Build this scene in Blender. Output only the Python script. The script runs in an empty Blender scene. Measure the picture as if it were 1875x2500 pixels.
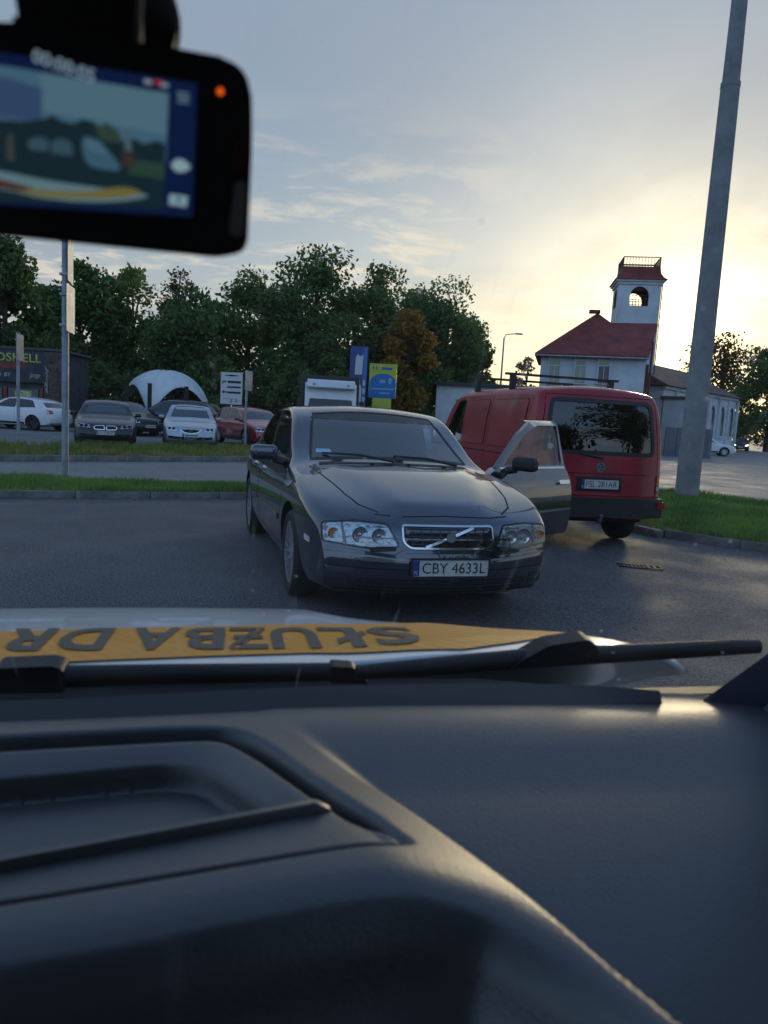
import bpy, bmesh, math, random
import numpy as np
from mathutils import Vector, Matrix
from mathutils.bvhtree import BVHTree
random.seed(7); RNG = np.random.default_rng(7)
R = math.radians
scene = bpy.context.scene
COL = scene.collection

# ------------------------------------------------------------------ camera
CAM_H = 1.33; FPX = 1800.0; PITCH = R(7.2); ROLL = R(3.2)
_F = Vector((0, math.cos(PITCH), -math.sin(PITCH))); _U0 = Vector((0, math.sin(PITCH), math.cos(PITCH)))
_X = Vector((1, 0, 0))
_R = _X*math.cos(ROLL) + _U0*math.sin(ROLL); _U = _U0*math.cos(ROLL) - _X*math.sin(ROLL)
CAM = Vector((0, 0, CAM_H))
cam = bpy.data.cameras.new('camera'); camo = bpy.data.objects.new('camera', cam); COL.objects.link(camo)
m3 = Matrix((_R, _U, -_F)).transposed()
camo.matrix_world = Matrix.Translation(CAM) @ m3.to_4x4()
cam.sensor_fit = 'VERTICAL'; cam.sensor_height = 36; cam.sensor_width = 27
cam.lens = FPX/2500*36; cam.clip_start = 0.02; cam.clip_end = 3000
cam.dof.use_dof = True; cam.dof.focus_distance = 7.5; cam.dof.aperture_fstop = 8.5
scene.camera = camo

# ------------------------------------------------------------------ world / sun
SUN_AZ = R(20.5); SUN_EL = R(8.0)          # azimuth clockwise from +Y
SUN_DIR = Vector((math.sin(SUN_AZ)*math.cos(SUN_EL), math.cos(SUN_AZ)*math.cos(SUN_EL), math.sin(SUN_EL)))
world = bpy.data.worlds.new('World'); scene.world = world; world.use_nodes = True
def build_world():
    nt = world.node_tree; N = nt.nodes; L = nt.links; N.clear()
    def nd(t, **k):
        n = N.new(t)
        for a, b in k.items(): setattr(n, a, b)
        return n
    def mth(op, a, b=None, c=None, clamp=False):
        n = nd('ShaderNodeMath', operation=op); n.use_clamp = clamp
        for i, v in enumerate((a, b, c)):
            if v is None: continue
            if isinstance(v, (int, float)): n.inputs[i].default_value = v
            else: L.new(v, n.inputs[i])
        return n.outputs[0]
    def mix(f, a, b, bt='MIX'):
        n = nd('ShaderNodeMix', data_type='RGBA', blend_type=bt)
        for s, v in ((n.inputs[0], f), (n.inputs[6], a), (n.inputs[7], b)):
            if isinstance(v, (int, float)): s.default_value = v
            elif isinstance(v, tuple): s.default_value = (*v, 1)
            else: L.new(v, s)
        return n.outputs[2]
    def ramp(v, lo, hi):
        n = nd('ShaderNodeMapRange', interpolation_type='SMOOTHSTEP'); L.new(v, n.inputs[0])
        n.inputs[1].default_value = lo; n.inputs[2].default_value = hi
        return n.outputs[0]
    out = nd('ShaderNodeOutputWorld'); bg = nd('ShaderNodeBackground')
    sky = nd('ShaderNodeTexSky', sky_type='NISHITA'); sky.sun_disc = False
    sky.sun_elevation = SUN_EL; sky.sun_rotation = SUN_AZ; sky.dust_density = 1.6; sky.altitude = 100
    tc = nd('ShaderNodeTexCoord'); sep = nd('ShaderNodeSeparateXYZ'); L.new(tc.outputs['Generated'], sep.inputs[0])
    z = mth('MAXIMUM', sep.outputs[2], 0.0)
    dt = nd('ShaderNodeVectorMath', operation='DOT_PRODUCT'); L.new(tc.outputs['Generated'], dt.inputs[0]); dt.inputs[1].default_value = SUN_DIR
    d = mth('MAXIMUM', dt.outputs['Value'], 0.0)
    # cloud plane coordinates
    zz = mth('ADD', z, 0.10)
    cx = mth('DIVIDE', sep.outputs[0], zz); cy = mth('DIVIDE', sep.outputs[1], zz)
    cmb = nd('ShaderNodeCombineXYZ'); L.new(cx, cmb.inputs[0]); L.new(cy, cmb.inputs[1])
    def noise(scale, det, rough, sc=(1, 1, 1), off=(0, 0, 0), dist=0.0):
        mp = nd('ShaderNodeMapping'); mp.inputs['Scale'].default_value = sc; mp.inputs['Location'].default_value = off
        L.new(cmb.outputs[0], mp.inputs[0])
        n = nd('ShaderNodeTexNoise'); n.inputs['Scale'].default_value = scale; n.inputs['Detail'].default_value = det
        n.inputs['Roughness'].default_value = rough; n.inputs['Distortion'].default_value = dist
        L.new(mp.outputs[0], n.inputs['Vector']); return n.outputs[0]
    low = mth('POWER', mth('SUBTRACT', 1.0, z, clamp=True), 7.0)     # 1 at the horizon
    near = mth('POWER', d, 10.0); close = mth('POWER', d, 75.0); core = mth('POWER', d, 420.0)
    nsky = mix(1.0, sky.outputs[0], (0.100, 0.112, 0.128), 'MULTIPLY')
    side = ramp(dt.outputs['Value'], -0.75, 0.80)                    # sky away from the sun: bluer, and brightened to lift the shaded fronts
    veil = mix(mth('MULTIPLY', low, 0.85), mix(ramp(z, 0.42, 0.80), mix(side, (0.34, 0.54, 0.86), (0.240, 0.312, 0.405)), (0.27, 0.46, 0.84)), mix(side, (0.42, 0.58, 0.82), (0.64, 0.55, 0.40)))  # overhead blue raised as well, an added fill for the shadows
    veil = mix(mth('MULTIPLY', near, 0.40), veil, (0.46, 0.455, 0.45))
    big = noise(0.42, 4, 0.5, (1, 0.6, 1), (3, 1, 0))
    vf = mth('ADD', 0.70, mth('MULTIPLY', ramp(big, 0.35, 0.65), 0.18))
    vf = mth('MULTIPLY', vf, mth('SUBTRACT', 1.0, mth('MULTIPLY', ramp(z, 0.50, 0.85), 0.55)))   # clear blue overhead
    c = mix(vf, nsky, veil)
    # broad darker / lavender banks
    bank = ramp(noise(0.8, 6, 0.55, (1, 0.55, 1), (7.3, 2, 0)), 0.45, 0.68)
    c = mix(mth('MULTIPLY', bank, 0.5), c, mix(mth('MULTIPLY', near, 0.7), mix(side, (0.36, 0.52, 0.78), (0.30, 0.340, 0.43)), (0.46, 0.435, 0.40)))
    # small bright ripples, mostly low down
    rip = ramp(noise(2.6, 8, 0.62, (1, 1.5, 1), (1.2, 5, 0), 0.4), 0.46, 0.64)
    patch = ramp(noise(0.55, 3, 0.5, (1, 1, 1), (4.4, 0.3, 0)), 0.36, 0.56)
    lowm = ramp(z, 0.40, 0.16)
    rf = mth('MULTIPLY', mth('MULTIPLY', rip, patch), mth('MULTIPLY', lowm, 0.8))
    c = mix(rf, c, mix(near, mix(side, (0.55, 0.60, 0.70), (0.72, 0.63, 0.54)), (0.98, 0.82, 0.56)))
    # veiled sun behind the cloud
    def scl(v, col): 
        n = nd('ShaderNodeVectorMath', operation='SCALE'); n.inputs[0].default_value = col; L.new(v, n.inputs['Scale']); return n.outputs[0]
    c = mix(1.0, c, scl(close, (0.22, 0.16, 0.055)), 'ADD')
    c = mix(1.0, c, scl(core, (1.5, 1.15, 0.55)), 'ADD')
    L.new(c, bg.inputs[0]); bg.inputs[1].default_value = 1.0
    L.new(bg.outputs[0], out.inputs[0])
build_world()
sun = bpy.data.lights.new('sun', 'SUN'); suno = bpy.data.objects.new('sun', sun); COL.objects.link(suno)
sun.energy = 1.5; sun.angle = R(10); sun.color = (1.0, 0.78, 0.48)
suno.rotation_euler = (-SUN_DIR).to_track_quat('-Z', 'Y').to_euler(); suno.location = (20, 60, 30)
vs = scene.view_settings; vs.view_transform = 'Standard'; vs.look = 'None'; vs.exposure = 0.22; vs.gamma = 1.0; vs.use_curve_mapping = False
scene.cycles.use_denoising = True; scene.cycles.max_bounces = 6; scene.cycles.transparent_max_bounces = 14
scene.cycles.use_adaptive_sampling = True; scene.cycles.adaptive_threshold = 0.03
scene.cycles.caustics_reflective = False; scene.cycles.caustics_refractive = False

# ------------------------------------------------------------------ pixel helpers (photo pixel -> direction)
def ray(px, py): return _F + _R*((px-937.5)/FPX) - _U*((py-1250)/FPX)
def at_z(px, py, z=0.0):
    d = ray(px, py); return CAM + d*((z-CAM_H)/d.z)
def at_y(px, py, y):
    d = ray(px, py); return CAM + d*(y/d.y)
def ground_xy(px, y):               # ground point seen in column px at depth y
    p = at_y(px, 1040, y); q = at_y(px, 1100, y)
    t = (0-p.z)/(q.z-p.z); return Vector((p.x+(q.x-p.x)*t, y, 0))
def sstep(a, b, x):
    t = np.clip((np.asarray(x, float)-a)/(b-a), 0, 1); return t*t*(3-2*t)
def gz(x, y):                       # the lot dips towards the drain
    return -0.12*sstep(0.4, 2.6, x)*(1-sstep(12.5, 16, y))*sstep(2.0, 6.0, y)

# ------------------------------------------------------------------ materials
MATS = {}
def pmat(name, col, rough=0.5, metal=0.0, spec=0.5, coat=0.0, coat_rough=0.04, var=None, bump=None, emit=None, sheen=0.0, trans=None, var_col=None, coords='Object'):
    if name in MATS: return MATS[name]
    m = bpy.data.materials.new(name); m.use_nodes = True; nt = m.node_tree; b = nt.nodes['Principled BSDF']
    b.inputs['Base Color'].default_value = (*col, 1); b.inputs['Roughness'].default_value = rough
    b.inputs['Metallic'].default_value = metal; b.inputs['Specular IOR Level'].default_value = spec
    b.inputs['Coat Weight'].default_value = coat; b.inputs['Coat Roughness'].default_value = coat_rough
    b.inputs['Sheen Weight'].default_value = sheen
    if emit:
        b.inputs['Emission Color'].default_value = (*emit[0], 1); b.inputs['Emission Strength'].default_value = emit[1]
    tc = nt.nodes.new('ShaderNodeTexCoord')
    if var:
        sc, amt = var
        n = nt.nodes.new('ShaderNodeTexNoise'); n.inputs['Scale'].default_value = sc; n.inputs['Detail'].default_value = 6; n.inputs['Roughness'].default_value = 0.65
        nt.links.new(tc.outputs[coords], n.inputs['Vector'])
        mr = nt.nodes.new('ShaderNodeMapRange'); mr.inputs[1].default_value = 0.35; mr.inputs[2].default_value = 0.68
        nt.links.new(n.outputs[0], mr.inputs[0])
        mx = nt.nodes.new('ShaderNodeMix'); mx.data_type = 'RGBA'
        lo = tuple(c*(1-amt) for c in col); hi = var_col or tuple(min(1, c*(1+amt)) for c in col)
        mx.inputs[6].default_value = (*lo, 1); mx.inputs[7].default_value = (*hi, 1)
        nt.links.new(mr.outputs[0], mx.inputs[0]); nt.links.new(mx.outputs[2], b.inputs['Base Color'])
    if bump:
        sc, st = bump
        n2 = nt.nodes.new('ShaderNodeTexNoise'); n2.inputs['Scale'].default_value = sc; n2.inputs['Detail'].default_value = 4
        nt.links.new(tc.outputs[coords], n2.inputs['Vector'])
        bp = nt.nodes.new('ShaderNodeBump'); bp.inputs['Strength'].default_value = st; bp.inputs['Distance'].default_value = 0.01
        nt.links.new(n2.outputs[0], bp.inputs['Height']); nt.links.new(bp.outputs[0], b.inputs['Normal'])
    MATS[name] = m; return m
def glass_mat(name, tint=(0.5, 0.55, 0.58), ior=1.5, rough=0.0, boost=0.0):
    if name in MATS: return MATS[name]
    m = bpy.data.materials.new(name); m.use_nodes = True; nt = m.node_tree; nt.nodes.clear()
    o = nt.nodes.new('ShaderNodeOutputMaterial'); t = nt.nodes.new('ShaderNodeBsdfTransparent'); t.inputs[0].default_value = (*tint, 1)
    g = nt.nodes.new('ShaderNodeBsdfGlossy'); g.inputs['Roughness'].default_value = rough
    f = nt.nodes.new('ShaderNodeFresnel'); f.inputs[0].default_value = ior
    a = nt.nodes.new('ShaderNodeMath'); a.operation = 'ADD'; a.inputs[1].default_value = boost; a.use_clamp = True
    mx = nt.nodes.new('ShaderNodeMixShader')
    nt.links.new(f.outputs[0], a.inputs[0]); nt.links.new(a.outputs[0], mx.inputs[0]); nt.links.new(t.outputs[0], mx.inputs[1]); nt.links.new(g.outputs[0], mx.inputs[2])
    nt.links.new(mx.outputs[0], o.inputs[0]); MATS[name] = m; return m
def M(n): return MATS[n]
pmat('paint_grey', (0.026, 0.042, 0.068), 0.24, 0.75, 0.5, 1.0, 0.02, var=(3.0, 0.12))
pg = MATS['paint_grey'].node_tree.nodes['Principled BSDF']; pg.inputs['Coat IOR'].default_value = 1.9
pmat('paint_red', (0.300, 0.008, 0.022), 0.40, 0.0, 0.35, 0.35, 0.10, var=(2.2, 0.22))
pmat('paint_white', (0.68, 0.70, 0.72), 0.35, 0.0, 0.5, 0.8, 0.05)
pmat('paint_black', (0.008, 0.009, 0.012), 0.3, 0.0, 0.4, 0.5, 0.04)
pmat('paint_navy', (0.010, 0.013, 0.028), 0.3, 0.2, 0.5, 1.0, 0.04)
pmat('paint_silver', (0.36, 0.42, 0.48), 0.32, 0.55, 0.5, 0.8, 0.05)
pmat('paint_cherry', (0.28, 0.016, 0.020), 0.3, 0.1, 0.5, 1.0, 0.04)
pmat('black_plastic', (0.016, 0.017, 0.019), 0.55, var=(12, 0.25))
pmat('black_gloss', (0.006, 0.006, 0.007), 0.15)
pmat('rubber', (0.013, 0.013, 0.014), 0.75, bump=(60, 0.2))
pmat('alloy', (0.62, 0.63, 0.66), 0.35, 0.9)
pmat('alloy_dark', (0.035, 0.036, 0.04), 0.4, 0.6)
pmat('chrome', (0.75, 0.76, 0.78), 0.12, 1.0)
pmat('dull_metal', (0.30, 0.32, 0.34), 0.5, 0.8, var=(6, 0.3))
pmat('caliper_red', (0.35, 0.02, 0.015), 0.4)
pmat('plate_white', (0.62, 0.60, 0.56), 0.45, var=(14, 0.12))
pmat('plate_blue', (0.02, 0.05, 0.25), 0.4)
pmat('ink', (0.015, 0.015, 0.018), 0.5)
pmat('amber', (0.55, 0.16, 0.02), 0.2, 0, 0.6, 0.6)
pmat('lamp_red', (0.28, 0.012, 0.012), 0.18, 0, 0.6, 0.8)
pmat('lamp_white', (0.55, 0.57, 0.60), 0.12, 0.6, 0.6, 0.8)
pmat('reflector', (0.66, 0.68, 0.71), 0.14, 0.95, bump=(34, 1.0))
pmat('seat', (0.030, 0.031, 0.034), 0.85, var=(20, 0.3))
pmat('dark_well', (0.008, 0.008, 0.009), 0.9)
pmat('sticker', (0.30, 0.50, 0.62), 0.5)
pmat('wood_post', (0.030, 0.020, 0.015), 0.85, var=(8, 0.4))
pmat('galv', (0.30, 0.33, 0.36), 0.55, 0.4, var=(5, 0.25))
glass_mat('glass_tint', (0.34, 0.47, 0.58), 1.6, 0.0, 0.14)
glass_mat('glass_dark', (0.10, 0.12, 0.14), 1.55, 0.0, 0.03)
glass_mat('glass_clear', (0.86, 0.90, 0.92), 1.45)
pmat('glass_solid', (0.012, 0.016, 0.019), 0.04, 0, 0.7, 0.0)
pmat('glass_solid_pale', (0.05, 0.075, 0.09), 0.05, 0, 0.7, 0.0)

# ------------------------------------------------------------------ mesh helpers
def set_smooth(me, ang):
    if ang is None: return
    me.polygons.foreach_set('use_smooth', [True]*len(me.polygons))
    try: me.set_sharp_from_angle(angle=R(ang))
    except Exception: pass
def link(o, parent=None):
    COL.objects.link(o)
    if parent is not None: o.parent = parent
    return o
def mobj(name, verts, faces, mat, parent=None, smooth=None):
    me = bpy.data.meshes.new(name); me.from_pydata([tuple(v) for v in verts], [], faces)
    if mat is not None: me.materials.append(mat)
    me.validate(); set_smooth(me, smooth); me.update()
    return link(bpy.data.objects.new(name, me), parent)
def bobj(name, bm, mat, parent=None, smooth=None, recalc=True):
    if recalc: bmesh.ops.recalc_face_normals(bm, faces=bm.faces)
    me = bpy.data.meshes.new(name); bm.to_mesh(me); bm.free()
    if mat is not None: me.materials.append(mat)
    set_smooth(me, smooth)
    return link(bpy.data.objects.new(name, me), parent)
def thing(name, label, cat, loc=(0, 0, 0), rz=0.0, group=None):
    o = bpy.data.objects.new(name, None); COL.objects.link(o); o.empty_display_size = 0.1
    o.location = loc; o.rotation_euler = (0, 0, rz)
    return tag(o, label, cat, group)
def tag(o, label=None, cat=None, group=None, kind=None):
    if label: o['label'] = label
    if cat: o['category'] = cat
    if group: o['group'] = group
    if kind: o['kind'] = kind
    return o
def add_box(bm, c, s, rot=None, bevel=0.0, seg=2):
    r = bmesh.ops.create_cube(bm, size=1.0); vs_ = r['verts']
    mt = Matrix.Translation(Vector(c)) @ (rot.to_4x4() if rot is not None else Matrix.Identity(4)) @ Matrix.Diagonal((*s, 1))
    bmesh.ops.transform(bm, matrix=mt, verts=vs_)
    if bevel > 0:
        es = list({e for v in vs_ for e in v.link_edges})
        bmesh.ops.bevel(bm, geom=es, offset=bevel, segments=seg, profile=0.6, affect='EDGES')
def box(name, c, s, mat, parent=None, bevel=0.0, rot=None, seg=2):
    bm = bmesh.new(); add_box(bm, c, s, rot, bevel, seg)
    return bobj(name, bm, mat, parent, 40 if bevel else None)
def add_tube(bm, pts, radii, n=10, cap=True):
    pts = [Vector(p) for p in pts]
    if isinstance(radii, (int, float)): radii = [radii]*len(pts)
    rings = []; ref = None
    for i, p in enumerate(pts):
        t = (pts[min(i+1, len(pts)-1)] - pts[max(i-1, 0)]).normalized()
        if ref is None: ref = Vector((0, 0, 1)) if abs(t.z) < 0.9 else Vector((1, 0, 0))
        a = t.cross(ref).normalized(); b = a.cross(t).normalized(); ref = b
        rings.append([bm.verts.new(p + (a*math.cos(2*math.pi*k/n) + b*math.sin(2*math.pi*k/n))*radii[i]) for k in range(n)])
    for i in range(len(rings)-1):
        for k in range(n):
            bm.faces.new((rings[i][k], rings[i][(k+1) % n], rings[i+1][(k+1) % n], rings[i+1][k]))
    if cap:
        bm.faces.new(rings[0][::-1]); bm.faces.new(rings[-1])
def tube(name, pts, radii, mat, parent=None, n=10):
    bm = bmesh.new(); add_tube(bm, pts, radii, n); return bobj(name, bm, mat, parent, 50)
def lathe(name, prof, mat, parent=None, n=32, axis='Y', loc=(0, 0, 0), closed=True, smooth=35):
    # prof: (r, h) pairs; revolves about the axis
    verts = []; faces = []; k = len(prof)
    for i in range(n):
        a = 2*math.pi*i/n
        for r, h in prof:
            c, s = r*math.cos(a), r*math.sin(a)
            p = {'Y': (c, h, s), 'Z': (c, s, h), 'X': (h, c, s)}[axis]
            verts.append((p[0]+loc[0], p[1]+loc[1], p[2]+loc[2]))
    for i in range(n):
        j = (i+1) % n
        for q in range(k if closed else k-1):
            q2 = (q+1) % k
            faces.append((i*k+q, j*k+q, j*k+q2, i*k+q2))
    return mobj(name, verts, faces, mat, parent, smooth)
def prism(name, outline, d0, d1, mat, parent=None, basis=None, bevel=0.0, smooth=None):
    # outline in (u,v); extruded along w from d0 to d1; basis = 4x4 mapping (u,v,w)->local
    basis = basis or Matrix.Identity(4)
    bm = bmesh.new()
    a = [bm.verts.new(basis @ Vector((u, v, d0))) for u, v in outline]
    b = [bm.verts.new(basis @ Vector((u, v, d1))) for u, v in outline]
    bm.faces.new(a[::-1]); bm.faces.new(b); n = len(a)
    for i in range(n): bm.faces.new((a[i], a[(i+1) % n], b[(i+1) % n], b[i]))
    if bevel: 
        bmesh.ops.bevel(bm, geom=list(bm.edges), offset=bevel, segments=2, profile=0.6, affect='EDGES')
    return bobj(name, bm, mat, parent, smooth)
def basis(ex, ey, ez, o=(0, 0, 0)):
    m = Matrix((ex, ey, ez)).transposed().to_4x4(); m.translation = Vector(o); return m
FRONT = lambda o: basis((0, 1, 0), (0, 0, 1), (1, 0, 0), o)      # facing +x
REAR = lambda o: basis((0, -1, 0), (0, 0, 1), (-1, 0, 0), o)     # facing -x
def rpoly(pts, rad, n=4):
    out = []; k = len(pts)
    rad = rad if isinstance(rad, (list, tuple)) else [rad]*k
    for i in range(k):
        p = Vector(pts[i]); a = Vector(pts[i-1])-p; b = Vector(pts[(i+1) % k])-p
        r = min(rad[i], a.length*0.45, b.length*0.45); a.normalize(); b.normalize()
        for j in range(n+1):
            t = j/n; out.append(tuple(p + a*r*(1-t)**2 + b*r*t**2))
    return out
def circle(r, n=24, c=(0, 0)): return [(c[0]+r*math.cos(2*math.pi*i/n), c[1]+r*math.sin(2*math.pi*i/n)) for i in range(n)]
def spline(pts, n=8, closed=False):
    P = [np.array(p, float) for p in pts]; k = len(P); out = []
    for i in range(k if closed else k-1):
        p0 = P[i-1] if (i > 0 or closed) else P[0]; p1 = P[i]; p2 = P[(i+1) % k]; p3 = P[(i+2) % k] if (i+2 < k or closed) else P[-1]
        for j in range(n):
            t = j/n
            out.append(tuple(0.5*((2*p1)+(-p0+p2)*t+(2*p0-5*p1+4*p2-p3)*t*t+(-p0+3*p1-3*p2+p3)*t**3)))
    if not closed: out.append(tuple(P[-1]))
    return out
def pchip(pts):
    xs = np.array([p[0] for p in pts], float); ys = np.array([p[1] for p in pts], float)
    h = np.diff(xs); dl = np.diff(ys)/h; m = np.zeros_like(xs)
    m[0] = dl[0]; m[-1] = dl[-1]
    for i in range(1, len(xs)-1):
        if dl[i-1]*dl[i] > 0:
            w1 = 2*h[i]+h[i-1]; w2 = h[i]+2*h[i-1]; m[i] = (w1+w2)/(w1/dl[i-1]+w2/dl[i])
    def f(x):
        x = np.clip(np.asarray(x, float), xs[0], xs[-1]); i = np.clip(np.searchsorted(xs, x)-1, 0, len(h)-1)
        t = (x-xs[i])/h[i]
        return (ys[i]*(1+2*t)*(1-t)**2 + h[i]*m[i]*t*(1-t)**2 + ys[i+1]*t*t*(3-2*t) + h[i]*m[i+1]*t*t*(t-1))
    return f
def text_obj(name, body, mat, parent, mtx, height=None, width=None, depth=0.002, align='CENTER', shear=0.0, weight=0.0):
    c = bpy.data.curves.new(name, 'FONT'); c.body = body; c.align_x = 'LEFT'; c.extrude = 0.0; c.resolution_u = 3; c.shear = shear; c.offset = weight
    o = bpy.data.objects.new(name, c); COL.objects.link(o)
    me = bpy.data.meshes.new_from_object(o.evaluated_get(bpy.context.evaluated_depsgraph_get()))
    bpy.data.objects.remove(o); bpy.data.curves.remove(c)
    bm = bmesh.new(); bm.from_mesh(me); bpy.data.meshes.remove(me)
    xs = [v.co.x for v in bm.verts]; ys = [v.co.y for v in bm.verts]
    x0, x1, y0, y1 = min(xs), max(xs), min(ys), max(ys)
    sy = (height/(y1-y0)) if height else None; sx = (width/(x1-x0)) if width else sy; sy = sy or sx
    for v in bm.verts:
        v.co.x = (v.co.x-(x0+x1)/2)*sx; v.co.y = (v.co.y-(y0+y1)/2)*sy
    if depth:
        r = bmesh.ops.extrude_face_region(bm, geom=list(bm.faces))
        for g in r['geom']:
            if isinstance(g, bmesh.types.BMVert): g.co.z += depth
    bmesh.ops.transform(bm, matrix=mtx, verts=list(bm.verts))
    return bobj(name, bm, mat, parent)
def boolean(o, cutters):
    for c in cutters:
        md = o.modifiers.new('cut', 'BOOLEAN'); md.operation = 'DIFFERENCE'; md.object = c; md.solver = 'EXACT'
        c.parent = o.parent
        try: md.material_mode = 'TRANSFER'
        except Exception: pass
        bpy.context.view_layer.update()
        me = bpy.data.meshes.new_from_object(o.evaluated_get(bpy.context.evaluated_depsgraph_get())); old = o.data
        o.modifiers.clear(); o.data = me; bpy.data.meshes.remove(old)
        mm = c.data; bpy.data.objects.remove(c); bpy.data.meshes.remove(mm)
    o.data.name = o.name
    return o

# ---- projecting outlines on to a body
AX = {'F': (lambda u, v: (Vector((20, u, v)), Vector((-1, 0, 0)))), 'B': (lambda u, v: (Vector((-20, u, v)), Vector((1, 0, 0)))),
      'L': (lambda u, v: (Vector((u, 20, v)), Vector((0, -1, 0)))), 'R': (lambda u, v: (Vector((u, -20, v)), Vector((0, 1, 0)))),
      'T': (lambda u, v: (Vector((u, v, 20)), Vector((0, 0, -1))))}
def cast(bvh, axis, u, v, off=0.0):
    o, d = AX[axis](u, v); hit = bvh.ray_cast(o, d)
    if hit[0] is None:
        hit = bvh.find_nearest(Vector((u, v, 0.8)) if axis == 'T' else o + d*19); 
    return hit[0] - d*off
def flat_grid(outline, cell):
    bm = bmesh.new(); vs_ = [bm.verts.new((u, v, 0)) for u, v in outline]; bm.faces.new(vs_)
    us = [p[0] for p in outline]; vv = [p[1] for p in outline]
    for k, (lo, hi) in enumerate(((min(us), max(us)), (min(vv), max(vv)))):
        n = max(1, int((hi-lo)/cell)); 
        for i in range(1, n):
            co = [0, 0, 0]; co[k] = lo+(hi-lo)*i/n; no = [0, 0, 0]; no[k] = 1
            bmesh.ops.bisect_plane(bm, geom=list(bm.verts)+list(bm.edges)+list(bm.faces), plane_co=co, plane_no=no, dist=1e-6)
    return bm
def patch(name, bvh, outline, axis, mat, parent, off=0.003, thick=0.012, cell=0.06, smooth=40):
    bm = flat_grid(outline, cell); d = AX[axis](0, 0)[1]
    for v in bm.verts: v.co = cast(bvh, axis, v.co.x, v.co.y, off)
    if thick:
        top = list(bm.faces)
        r = bmesh.ops.extrude_face_region(bm, geom=top)
        for g in r['geom']:
            if isinstance(g, bmesh.types.BMVert): g.co += d*thick
    o = bobj(name, bm, mat, parent, smooth)
    if not thick and sum(p.normal.dot(d)*p.area for p in o.data.polygons) > 0: o.data.flip_normals()
    return o
def strip(name, bvh, pts, axis, width, mat, parent, off=0.0015, thick=0.004, closed=False, seg=0.04):
    P = [Vector(p) for p in pts]; D = []
    if closed: P.append(P[0])
    for a, b in zip(P, P[1:]):
        n = max(1, int((b-a).length/seg)); D += [a+(b-a)*i/n for i in range(n)]
    D.append(P[-1]); L_, R_ = [], []
    for i, p in enumerate(D):
        if closed: t = D[(i+1) % (len(D)-1)] - D[i-1 if i > 0 else -2]
        else: t = D[min(i+1, len(D)-1)] - D[max(i-1, 0)]
        t.normalize(); nn = Vector((-t.y, t.x))*width/2
        L_.append(cast(bvh, axis, *(p+nn), off)); R_.append(cast(bvh, axis, *(p-nn), off))
    d = AX[axis](0, 0)[1]*thick; verts = []
    for a, b in zip(L_, R_): verts += [a, b, a+d, b+d]
    faces = []
    for i in range(len(D)-1):
        a, b = 4*i, 4*i+4
        faces += [(a, a+1, b+1, b), (a+2, b+2, b+3, a+3), (a, b, b+2, a+2), (a+1, a+3, b+3, b+1)]
    if not closed: faces += [(0, 2, 3, 1), (4*len(D)-4, 4*len(D)-3, 4*len(D)-1, 4*len(D)-2)]
    return mobj(name, verts, faces, mat, parent)

# ================================================================== the setting
def node_asphalt(name, base, light, scale=1.0, rough=0.75, stain=(0.5, 0.35)):
    m = bpy.data.materials.new(name); m.use_nodes = True; nt = m.node_tree; b = nt.nodes['Principled BSDF']
    N = nt.nodes; L = nt.links; tc = N.new('ShaderNodeTexCoord')
    def noise(s, det, r=0.6):
        n = N.new('ShaderNodeTexNoise'); n.inputs['Scale'].default_value = s*scale; n.inputs['Detail'].default_value = det; n.inputs['Roughness'].default_value = r
        L.new(tc.outputs['Object'], n.inputs['Vector']); return n.outputs[0]
    def mr(v, a, b_, c=0, d=1):
        n = N.new('ShaderNodeMapRange'); L.new(v, n.inputs[0])
        for i, q in enumerate((a, b_, c, d)): n.inputs[i+1].default_value = q
        return n.outputs[0]
    def mix(f, a, b_, bt='MIX'):
        n = N.new('ShaderNodeMix'); n.data_type = 'RGBA'; n.blend_type = bt
        for s, v in ((n.inputs[0], f), (n.inputs[6], a), (n.inputs[7], b_)):
            if isinstance(v, float): s.default_value = v
            elif isinstance(v, tuple): s.default_value = (*v, 1)
            else: L.new(v, s)
        return n.outputs[2]
    c = mix(mr(noise(0.35, 5), 0.38, 0.62), base, light)
    c = mix(mr(noise(1.3, 6, 0.7), 0.52, 0.66, 0, stain[0]), c, tuple(x*0.45 for x in base))
    c = mix(mr(noise(26, 3), 0.48, 0.58, 0, 0.85), c, tuple(x*0.35 for x in base))
    c = mix(mr(noise(70, 2), 0.47, 0.58, 0, 0.9), c, tuple(x*2.6 for x in light))
    c = mix(mr(noise(19, 2), 0.66, 0.72, 0, 0.6), c, tuple(x*2.6 for x in light))
    c = mix(mr(noise(240, 1), 0.60, 0.70, 0, 0.8), c, tuple(min(1, x*3.4) for x in light))
    L.new(c, b.inputs['Base Color'])
    L.new(mr(noise(0.8, 5), 0.35, 0.65, rough-0.14, rough+0.1), b.inputs['Roughness'])
    bp = N.new('ShaderNodeBump'); bp.inputs['Strength'].default_value = 0.9; bp.inputs['Distance'].default_value = 0.012
    L.new(noise(45, 5, 0.75), bp.inputs['Height']); L.new(bp.outputs[0], b.inputs['Normal'])
    MATS[name] = m; return m
node_asphalt('asphalt_lot', (0.042, 0.045, 0.050), (0.062, 0.064, 0.068))
node_asphalt('asphalt_road', (0.085, 0.092, 0.100), (0.112, 0.118, 0.124), 1.0, 0.72, (0.25, 0.3))
node_asphalt('asphalt_far', (0.070, 0.074, 0.080), (0.095, 0.098, 0.102), 0.8, 0.7)
pmat('kerb', (0.17, 0.165, 0.155), 0.85, var=(5, 0.35), bump=(40, 0.4))
pmat('soil', (0.050, 0.075, 0.026), 0.95, var=(3, 0.45), var_col=(0.10, 0.095, 0.05))
pmat('line_paint', (0.50, 0.50, 0.48), 0.7, var=(6, 0.3))

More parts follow.
